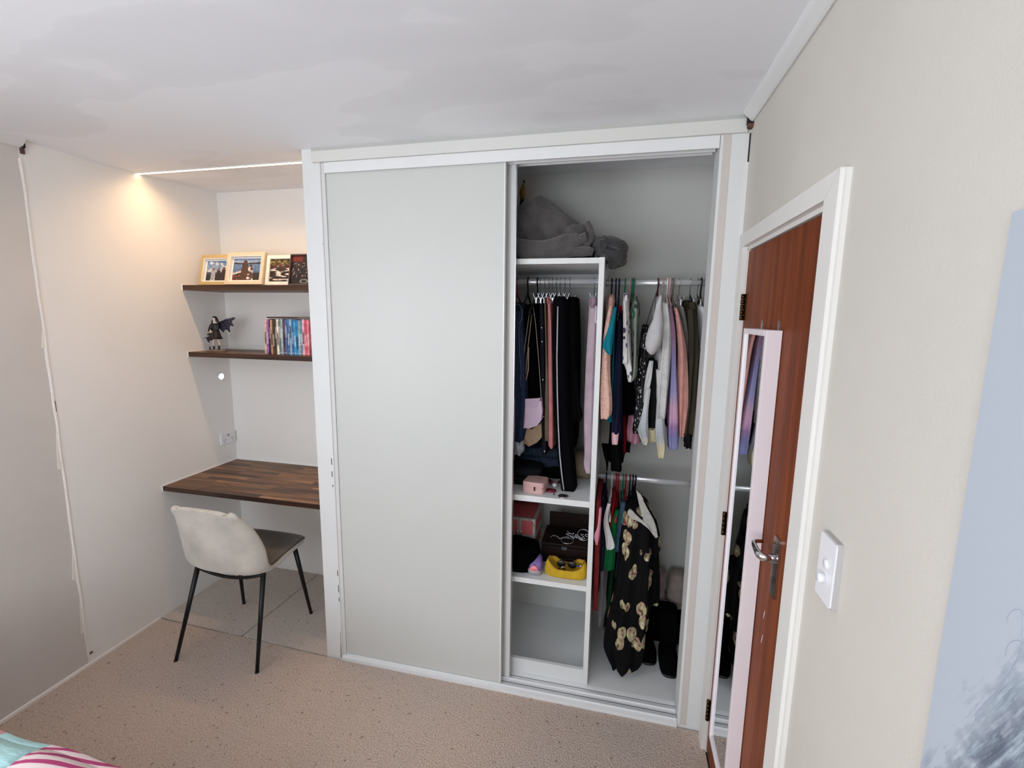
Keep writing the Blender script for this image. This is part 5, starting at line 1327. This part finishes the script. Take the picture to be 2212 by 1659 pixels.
# lipstick tube, compacts
t = thing('lip_balm', 'dark red lip balm tube with white cap beside the pink box', 'cosmetic', (1.09, 0.25, ZS1))
dr_ = mat('dark_red_gloss', (104, 20, 30), 0.3, var=(20, .1))
B().tube([(1.062, 0.290, ZS1 + .0095), (1.088, 0.247, ZS1 + .0095)], 0.0090, 16).obj('tube', dr_, t, True); B().tube([(1.0885, 0.246, ZS1 + .0095), (1.100, 0.228, ZS1 + .0095)], 0.0092, 16).obj('cap', M['plastic_w'], t, True)
t = thing('compact_case', 'flat dark red oval compact on the middle tower shelf', 'cosmetic', (1.083, 0.182, ZS1))
B().loft([[(1.085 + .026 * s * math.cos(a), 0.180 + .019 * s * math.sin(a), ZS1 + z_) for a in np.linspace(0, 2 * math.pi, 25)[:-1]] for z_, s in ((.0003, .95), (.002, 1), (.007, 1), (.009, .92))]).obj('lid', dr_, t, True)
t = thing('eyeliner_pencil', 'tiny red pencil stub near the shelf front edge', 'cosmetic', (1.106, 0.150, ZS1))
B().tube([(1.104, 0.157, ZS1 + .0025), (1.106, 0.137, ZS1 + .0025)], 0.0022, 8).obj('barrel', dr_, t, True); B().tube([(1.1061, 0.1368, ZS1 + .0025), (1.1066, 0.131, ZS1 + .0025)], [.002, .0004], 8).obj('tip', M['fblack'], t, True)
t = thing('lip_balm', 'second dark red lip balm tube lying behind the trouser leg', 'cosmetic', (1.11, 0.29, ZS1))
B().tube([(1.105, 0.285, ZS1 + .008), (1.14, 0.280, ZS1 + .008)], 0.0075, 14).obj('tube', dr_, t, True); B().tube([(1.1405, 0.2799, ZS1 + .008), (1.155, 0.2778, ZS1 + .008)], 0.0077, 14).obj('cap', dr_, t, True)
t = thing('compact_mirror', 'round silver compact with dark centre at the shelf edge', 'cosmetic', (1.149, 0.124, ZS1))
B().lathe([(0.0001, .0003), (0.022, .0003), (0.0235, .003), (0.0225, .006), (0.0175, .0065), (0.0165, .0055), (0.0001, .0055)], (1.149, 0.126, ZS1), 28).obj('case', M['chrome'], t, True)
B().lathe([(0.0001, .0056), (0.0150, .0056), (0.0150, .0062), (0.0001, .0062)], (1.149, 0.126, ZS1), 24).obj('disc', mat('dark_compact', (42, 34, 34), 0.3, var=(40, .2)), t, True)

# lower shelf: vanity case, jewellery chest, pouch, container, black fur
t = thing('vanity_case', 'red-pink aluminium edged vanity case on the lower tower shelf', 'case', (0.925, 0.38, ZS2))
vp = mat('coral_panel', (198, 92, 98), 0.5, var=(20, 0.08)); va = mat('case_aluminium', (186, 182, 178), 0.4, 0.3, var=(20, 0.05))
VX0, VX1, VY0, VY1, VZ0, VZ1 = 0.80, 0.996, 0.30, 0.50, ZS2 + 0.0005, 0.712
bx('case_body', vp, VX0 + .004, VX1 - .004, VY0 + .004, VY1 - .004, VZ0 + .002, 0.610, t); bx('case_lid', vp, VX0 + .004, VX1 - .004, VY0 + .004, VY1 - .004, 0.6135, VZ1 - .003, t)
for z_ in (VZ0, 0.598, 0.6135, VZ1 - 0.012):
    bx('edge_rail', va, VX0, VX1, VY0, VY0 + .012, z_, z_ + 0.012, t); bx('edge_rail', va, VX1 - .012, VX1, VY0 + .012, VY1, z_, z_ + 0.012, t)
bx('corner_post', va, VX1 - .014, VX1 + .0005, VY0 - .0005, VY0 + .014, VZ0, VZ1, t, .003)
bx('corner_post', va, 0.905, 0.9135, VY0 - .0003, VY0 + .004, 0.625, VZ1, t); bx('corner_post', va, 0.9165, 0.925, VY0 - .0003, VY0 + .004, 0.625, VZ1, t)
B().tube([(VX1 - .034, VY0 - .001, VZ1 - .002), (VX1 - .012, VY0 - .001, VZ1 - .006), (VX1 - .003, VY0 - .001, VZ1 - .018), (VX1 - .002, VY0 - .001, VZ1 - .036)], .005, 10).obj('corner_cap', va, t, True)
for x in (0.903, 0.923):
    B().lathe([(.0001, 0), (.0055, 0), (.0055, .004), (.0001, .004)], (x, VY0 - .0045, 0.637), 12, 'y').obj('rivet', M['chrome'], t, True)
B().box(0.892, 0.932, VY0 - .006, VY0 - .0005, 0.616, 0.626, .002).obj('latch', M['greymetal'], t)
bx('open_tray_lid', mat('dark_red_lining', (96, 30, 36), 0.8, var=(20, .1)), VX0 + .01, VX1 - .02, 0.478, 0.498, VZ1 + .0005, VZ1 + .11, t)
B().box(0.872, 0.902, 0.468, 0.476, VZ1 + .055, VZ1 + .075, .003).obj('lid_latch', va, t)
t = thing('jewellery_chest', 'dark brown wooden jewellery chest on the lower tower shelf', 'box', (1.15, 0.40, ZS2))
wn = mat_wood('dark_chest_wood', (14, 7, 7), (27, 14, 13), (38, 20, 17), 0, 1.0, 0.02, 0.55, 0.15)
bx('chest_body', wn, 1.035, 1.262, 0.265, 0.455, ZS2 + .0005, 0.598, t, .003); bx('chest_lid', wn, 1.032, 1.265, 0.262, 0.458, 0.6005, 0.618, t, .004)
bx('raised_back', wn, 1.045, 1.262, 0.458, 0.475, ZS2 + .0005, 0.690, t, .003); bx('lid_plate', M['greymetal'], 1.135, 1.160, 0.2605, 0.2625, 0.590, 0.606, t)
sil = M['brushed']
def bangle(label, c, r, tilt_):
    t = thing('bangle', label, 'jewellery', tuple(c))
    o = B().tube([(r * math.cos(a), r * math.sin(a), 0) for a in np.linspace(0, 2 * math.pi, 37)[:-1]], 0.0022, 8, closed=True)
    o.bm.transform(Matrix.Translation(c) @ Matrix.Rotation(tilt_, 4, 'X')); o.obj('ring', sil, t, True)
bangle('thin silver bangle lying on the brown chest', Vector((1.157, 0.300, 0.6205)), 0.030, 0.0)
bangle('silver bangle propped at the right of the brown chest', Vector((1.232, 0.345, 0.6385)), 0.030, 0.62)
t = thing('bead_necklace', 'heap of silver bead necklaces on the brown chest', 'jewellery', (1.19, 0.36, 0.618)); t['group'] = 'necklaces on the chest'
r_ = random.Random(3)
b = B()
for i in range(70):
    u = i / 69; x = 1.150 + 0.095 * u + 0.006 * r_.uniform(-1, 1); y = 0.35 + 0.028 * r_.uniform(-1, 1)
    b.sphere((x, y, 0.6182 + .0045 + (0.006 if i % 3 == 0 else 0)), .0045 * r_.uniform(.7, 1.1), 8, 6)
o = b.obj('beads', M['chrome'], t, True); o['kind'] = 'stuff'
t = thing('chain_necklace', 'pale link bracelet at the left on the brown chest', 'jewellery', (1.09, 0.33, 0.618))
P = [(1.075 + .085 * u, 0.325 + .012 * math.sin(u * 9) + .006 * r_.uniform(-1, 1), 0.6216) for u in np.linspace(0, 1, 20)]
for i, p in enumerate(P): B().sphere(p, (.0030, .0030, .0028), 8, 6).obj('link', mat('pearl', (140, 136, 134), 0.3, var=(30, .05)), t, True)
# black fur bundle
t = pile('black fluffy bundle in front of the vanity case', 'fur_bundle', 'clothing', 0.935, 0.205, ZS2, 0.105, 0.075, 0.125, mat('black_fur', (5, 5, 6), 0.98, var=(60, .3), bmp=(150, 1.0, .01), spec=0.03), 9)
# purple clear container with pink inside
t = thing('cosmetic_pouch', 'clear purple-topped holder with pink inside on the lower shelf', 'pouch', (1.025, 0.15, ZS2))
pu = mat('purple_vinyl', (116, 96, 160), 0.25, var=(30, .15)); pc2 = mat('clear_plastic', (206, 202, 212), 0.15, var=(20, .03), trans=0.5)
def ell(cx_, cy_, z, hx, hy, n=28, sq=.6): return [(cx_ + hx * math.copysign(abs(math.cos(a)) ** sq, math.cos(a)), cy_ + hy * math.copysign(abs(math.sin(a)) ** sq, math.sin(a)), z) for a in [2 * math.pi * k / n for k in range(n)]]
B().loft([ell(1.024, 0.165, ZS2 + .0004, .028, .030), ell(1.024, 0.165, ZS2 + .004, .033, .036), ell(1.024, 0.165, ZS2 + .022, .034, .037), ell(1.024, 0.166, ZS2 + .0235, .030, .033)]).obj('tray', pc2, t, True)
B().loft([ell(1.024, 0.168, ZS2 + .024, .034, .036), ell(1.026, 0.172, ZS2 + .045, .031, .034), ell(1.030, 0.182, ZS2 + .066, .022, .024), ell(1.033, 0.190, ZS2 + .076, .010, .012)]).obj('cover', pu, t, True)
pg = mat('pink_gloss', (236, 132, 146), 0.2, var=(30, .1))
B().loft([ell(1.022, 0.1325, ZS2 + .026, .022, .004), ell(1.022, 0.1335, ZS2 + .036, .018, .005), ell(1.024, 0.1365, ZS2 + .048, .007, .005)]).obj('window_insert', pg, t, True)
B().tube([(0.996, 0.134, ZS2 + .030), (1.010, 0.128, ZS2 + .025), (1.030, 0.127, ZS2 + .024), (1.047, 0.131, ZS2 + .028)], .0016, 6).obj('rim_line', mat('pale_pink_edge', (244, 184, 180), 0.3, var=(30, .05)), t, True)
# yellow pouch
t = thing('zip_pouch', 'open mustard yellow zip pouch on the lower tower shelf', 'pouch', (1.17, 0.18, ZS2))
yl = mat('mustard_cloth', (196, 158, 28), 0.9, var=(24, .14), bmp=(220, .5)); zo = mat('orange_zip', (150, 92, 36), 0.7, var=(60, .1))
bot = [(1.072, 0.150), (1.16, 0.135), (1.262, 0.148), (1.265, 0.205), (1.16, 0.215), (1.074, 0.205)]
def pouch_ring(z, s, dip=0.0, n=40):
    out = []
    for k in range(n):
        a = 2 * math.pi * k / n; c, s_ = math.cos(a), math.sin(a)
        x = 1.168 + 0.098 * s * math.copysign(abs(c) ** .6, c); y = 0.178 + 0.040 * s * math.copysign(abs(s_) ** .7, s_)
        d = dip * (1 - abs(c) ** 2.0)
        d2 = d if s_ < 0 else d * (0.35 + 0.5 * math.cos(3 * c) ** 2)
        out.append(Vector((x + .002 * math.sin(5 * a), y, z - d2)))
    return out
B().loft([pouch_ring(ZS2 + .0004, .93), pouch_ring(ZS2 + .006, 1.0), pouch_ring(ZS2 + .032, 1.0), pouch_ring(ZS2 + .058, .95, .018), pouch_ring(ZS2 + .078, .86, .042), pouch_ring(ZS2 + .077, .83, .042), pouch_ring(ZS2 + .050, .90, .024), pouch_ring(ZS2 + .010, .93)]).obj('pouch_body', yl, t, True)
B().tube(pouch_ring(ZS2 + .0785, .85, .042), .0026, 6, closed=True).obj('zip_edge', zo, t, True)
t = thing('sunglasses', 'black sunglasses tucked in the yellow pouch', 'glasses', (1.17, 0.18, ZS2 + .02))
for x in (1.145, 1.196): B().sphere((x, 0.168, ZS2 + .056), (.020, .006, .017), 16, 10).obj('lens', mat('dark_lens', (14, 14, 20), .15, var=(10, .1)), t, True)
B().tube([(1.163, 0.166, ZS2 + .060), (1.17, 0.164, ZS2 + .064), (1.178, 0.166, ZS2 + .060)], .0022, 8).obj('bridge', M['black'], t, True)
B().tube([(1.216, 0.168, ZS2 + .062), (1.20, 0.195, ZS2 + .068), (1.13, 0.196, ZS2 + .066)], .002, 8).obj('temple', M['black'], t, True)
t = thing('pen', 'blue pen lying in the yellow pouch', 'pen', (1.2, 0.18, ZS2 + .04))
B().tube([(1.175, 0.186, ZS2 + .040), (1.232, 0.178, ZS2 + .050)], .0035, 10).obj('barrel', mat('pen_blue', (58, 96, 150), .3, var=(20, .1)), t, True); B().tube([(1.232, 0.178, ZS2 + .0500), (1.244, 0.1765, ZS2 + .0522)], .0038, 10).obj('cap', M['plastic_w'], t, True)
t = thing('hair_clip', 'small gold hair clip in the yellow pouch', 'hair clip', (1.155, 0.15, ZS2 + .045))
B().tube([(1.135, 0.152, ZS2 + .040), (1.150, 0.148, ZS2 + .046), (1.168, 0.151, ZS2 + .041)], [.003, .005, .003], 8).obj('clip_body', M['brass'], t, True); B().tube([(1.140, 0.150, ZS2 + .046), (1.155, 0.149, ZS2 + .0525), (1.166, 0.150, ZS2 + .047)], .002, 8).obj('clip_spring', M['chrome'], t, True)

# ================================================================== WARDROBE FLOOR, RIGHT
ZF = 0.0263
bkf = mat('black_suede', (7, 7, 8), 0.95, var=(30, .25), bmp=(60, .4), spec=0.05)
def boot(label, x, y, h, lean=0.0, rot=0.0):
    t = thing('ankle_boot', label, 'boot', (x, y, ZF), 'black boots on the wardrobe floor')
    R3 = Matrix.Translation((x, y, 0)) @ Matrix.Rotation(rot, 4, 'Z')
    o = B().loft([ell(0, 0.03, ZF + .012, .040, .050), ell(0, 0.03, ZF + .08, .040, .050), ell(lean * .5, 0.03, ZF + .15, .044, .052), ell(lean, 0.032, ZF + h, .050, .058), ell(lean, 0.032, ZF + h + .004, .044, .050)]); o.bm.transform(R3); o.obj('shaft', bkf, t, True)
    o = B().loft([ell(0, -0.02, ZF + .011, .043, .105), ell(0, -0.02, ZF + .04, .044, .104), ell(0, -0.012, ZF + .065, .036, .085), ell(0, 0.005, ZF + .088, .028, .055)]); o.bm.transform(R3); o.obj('foot', bkf, t, True)
    o = B().loft([ell(0, -0.02, ZF + .0003, .044, .107), ell(0, -0.02, ZF + .011, .045, .108)]); o.bm.transform(R3); o.obj('sole', M['black'], t, True)
boot('black boot standing nearest the right wardrobe post', 1.668, 0.36, 0.255, -0.014)
boot('black boot behind the onesie hem', 1.560, 0.42, 0.250, 0.02, 0.15)
pf = mat('pink_fleece', (158, 132, 132), 0.98, var=(40, .14), bmp=(120, 1.0, .008), sheen=.3, spec=.08)
pf2 = mat('pale_fleece', (164, 150, 144), 0.98, var=(40, .12), bmp=(120, 1.0, .008), sheen=.3, spec=.08)
pf3 = mat('cuff_fleece', (176, 164, 158), 0.98, var=(40, .1), bmp=(120, 1.0, .008), spec=.08)
t = thing('storage_box', 'black fabric storage box behind the boots', 'box', (1.655, 0.54, ZF))
bx('box_body', bkf, 1.555, 1.764, 0.480, 0.625, ZF + .0003, 0.205, t, .006); bx('box_rim', BLK, 1.552, 1.767, 0.477, 0.628, 0.2055, 0.222, t, .004)
def slipper(label, x, w, m, zb):
    t = thing('slipper_boot', label, 'slipper', (x, 0.545, zb), 'fluffy slipper boots on the storage box')
    B().loft([ell(x, 0.545, zb + .0005, w * .96, .055), ell(x, 0.545, zb + .02, w, .060), ell(x, 0.543, zb + .025, w * .98, .058), ell(x, 0.545, zb + .10, w, .055), ell(x + .003, 0.545, zb + .158, w * .96, .050), ell(x + .003, 0.545, zb + .172, w * .75, .040), ell(x + .003, 0.545, zb + .174, w * .3, .02)]).jitter(.004, 30, x).obj('shaft', m, t, True)
    B().tube([(x + (w + .001) * math.copysign(abs(math.cos(a)) ** .6, math.cos(a)), 0.545 + .061 * math.copysign(abs(math.sin(a)) ** .6, math.sin(a)), zb + .012) for a in np.linspace(0, 2 * math.pi, 29)[:-1]], .009, 8, closed=True).obj('cuff', pf3, t, True)
slipper('dusty pink fluffy slipper boot, left of the pair', 1.612, .042, pf, 0.2225)
slipper('pale beige-pink fluffy slipper boot, right of the pair', 1.708, .042, pf2, 0.2225)

# ================================================================== BED CORNER
bd = thing('bed', 'bed corner at the lower left under the patchwork quilt', 'bed', (-0.33, -2.1, 0))
BX0, BX1, BY0, BY1 = -1.04, 0.40, -3.30, -1.115
bx('bed_base', mat('bed_base_wood', (150, 128, 104), 0.6, var=(8, .1), stretch=(1, 8, 1)), BX0, BX1 - .02, BY0, BY1 - .03, 0.10, 0.30, bd, .01)
for x in (BX0 + .06, BX1 - .10):
    for y in (BY0 + .06, BY1 - .10): bx('leg', M['blackmetal'], x - .025, x + .025, y - .025, y + .025, 0.0003, 0.10, bd)
bx('mattress', mat('mattress_ticking', (232, 230, 226), 0.9, var=(6, .03)), BX0, BX1 - .01, BY0, BY1 - .015, 0.301, 0.565, bd, .03)
qt = thing('quilt', 'patchwork quilt with aqua and pink striped squares on the bed', 'quilt', (-0.33, -2.1, 0.55))
aq = mat('aqua_cotton', (178, 222, 226), 0.9, var=(7, .08), bmp=(9, .6, .02), stretch=(1, 3, 1)); st1 = mat_stripes('pink_stripes', (238, 220, 222), (184, 66, 122), 11.0, (0, 0, 1.35))
fl1 = mat_spots('pink_floral', (226, 170, 172), [(190, 96, 104), (160, 60, 74), (236, 206, 204)], 40, .4, .6); crm = mat('cream_cotton', (232, 216, 206), .9, var=(8, .05), bmp=(10, .4, .015)); lav = mat('lavender_cotton', (196, 176, 206), .9, var=(8, .06), bmp=(10, .4, .015))
pats = [aq, st1, fl1, crm, lav]
def qz(x, y):
    d = max(0, y - (BY1 - 0.05)); z = 0.622 + 0.006 * math.sin(x * 21 + 1) + 0.005 * math.sin(y * 17)
    e = max(0, x - (BX1 - 0.05))
    return z - 6.0 * d * d - 6.0 * e * e
sz = 0.215
ox_, oy_ = -0.03, BY1 + 0.034
i0 = -5
for i in range(-5, 2):
    for j in range(0, 10):
        xa, xb = ox_ + i * sz, ox_ + (i + 1) * sz
        yb2, ya2 = oy_ - 0.025 - j * sz, oy_ - 0.025 - (j + 1) * sz
        xa, xb = max(xa, BX0), min(xb, BX1 + .03)
        if xb - xa < .02 or ya2 < BY0: continue
        m_ = aq if (i == -1 and j == 0) else st1 if (i == 0 and j == 0) else fl1 if (i == -2 and j == 0) else pats[(i * 2 + j * 3) % 5]
        b = B(); n = 8
        g = [[b.bm.verts.new((xa + (xb - xa) * u / n, ya2 + (yb2 - ya2) * v / n, qz(xa + (xb - xa) * u / n, ya2 + (yb2 - ya2) * v / n) + 0.010 * (math.sin(math.pi * u / n) * math.sin(math.pi * v / n)) ** .5)) for u in range(n + 1)] for v in range(n + 1)]
        for v in range(n):
            for u in range(n): b.bm.faces.new((g[v][u], g[v][u + 1], g[v + 1][u + 1], g[v + 1][u]))
        o = b.obj('patch', m_, qt, True); solid(o, .035, -1.0, 0)
# binding and drop at the foot and right side
def drop(nm, pts, m):
    b = B(); rings = []
    for (x, y, nx, ny) in pts:
        zt = qz(x, y)
        col = []
        for k, (o_, dz) in enumerate(((-.02, .002), (0.0, 0.0), (.020, -.010), (.032, -.035), (.036, -.09), (.034, -.2), (.040, -.34))):
            w_ = .006 * math.sin(x * 30 + y * 30) * (k > 3)
            col.append((x + nx * (o_ + w_), y + ny * (o_ + w_), zt + dz))
        rings.append(col)
    for r0, r1 in zip(rings, rings[1:]):
        a = [b.bm.verts.new(p) for p in r0]; c = [b.bm.verts.new(p) for p in r1]
        for k in range(len(a) - 1): b.bm.faces.new((a[k], c[k], c[k + 1], a[k + 1]))
    bmesh.ops.remove_doubles(b.bm, verts=b.bm.verts[:], dist=1e-5)
    bmesh.ops.recalc_face_normals(b.bm, faces=b.bm.faces[:])
    o = b.obj(nm, m, qt, True); solid(o, .012, -1.0, 0)
ye = oy_ - .025
drop('quilt_border', [(x, ye, 0, 1) for x in np.linspace(BX0, -0.19, 14)], fl1)
drop('quilt_border', [(x, ye, 0, 1) for x in np.linspace(-0.19, -0.03, 6)], aq)
drop('quilt_border', [(x, ye, 0, 1) for x in np.linspace(-0.03, BX1 - .02, 8)] + [(BX1 - .005 + .0, ye - .01, .7, .7)] + [(BX1 + .0, y, 1, 0) for y in np.linspace(ye - .04, BY0, 20)], st1)
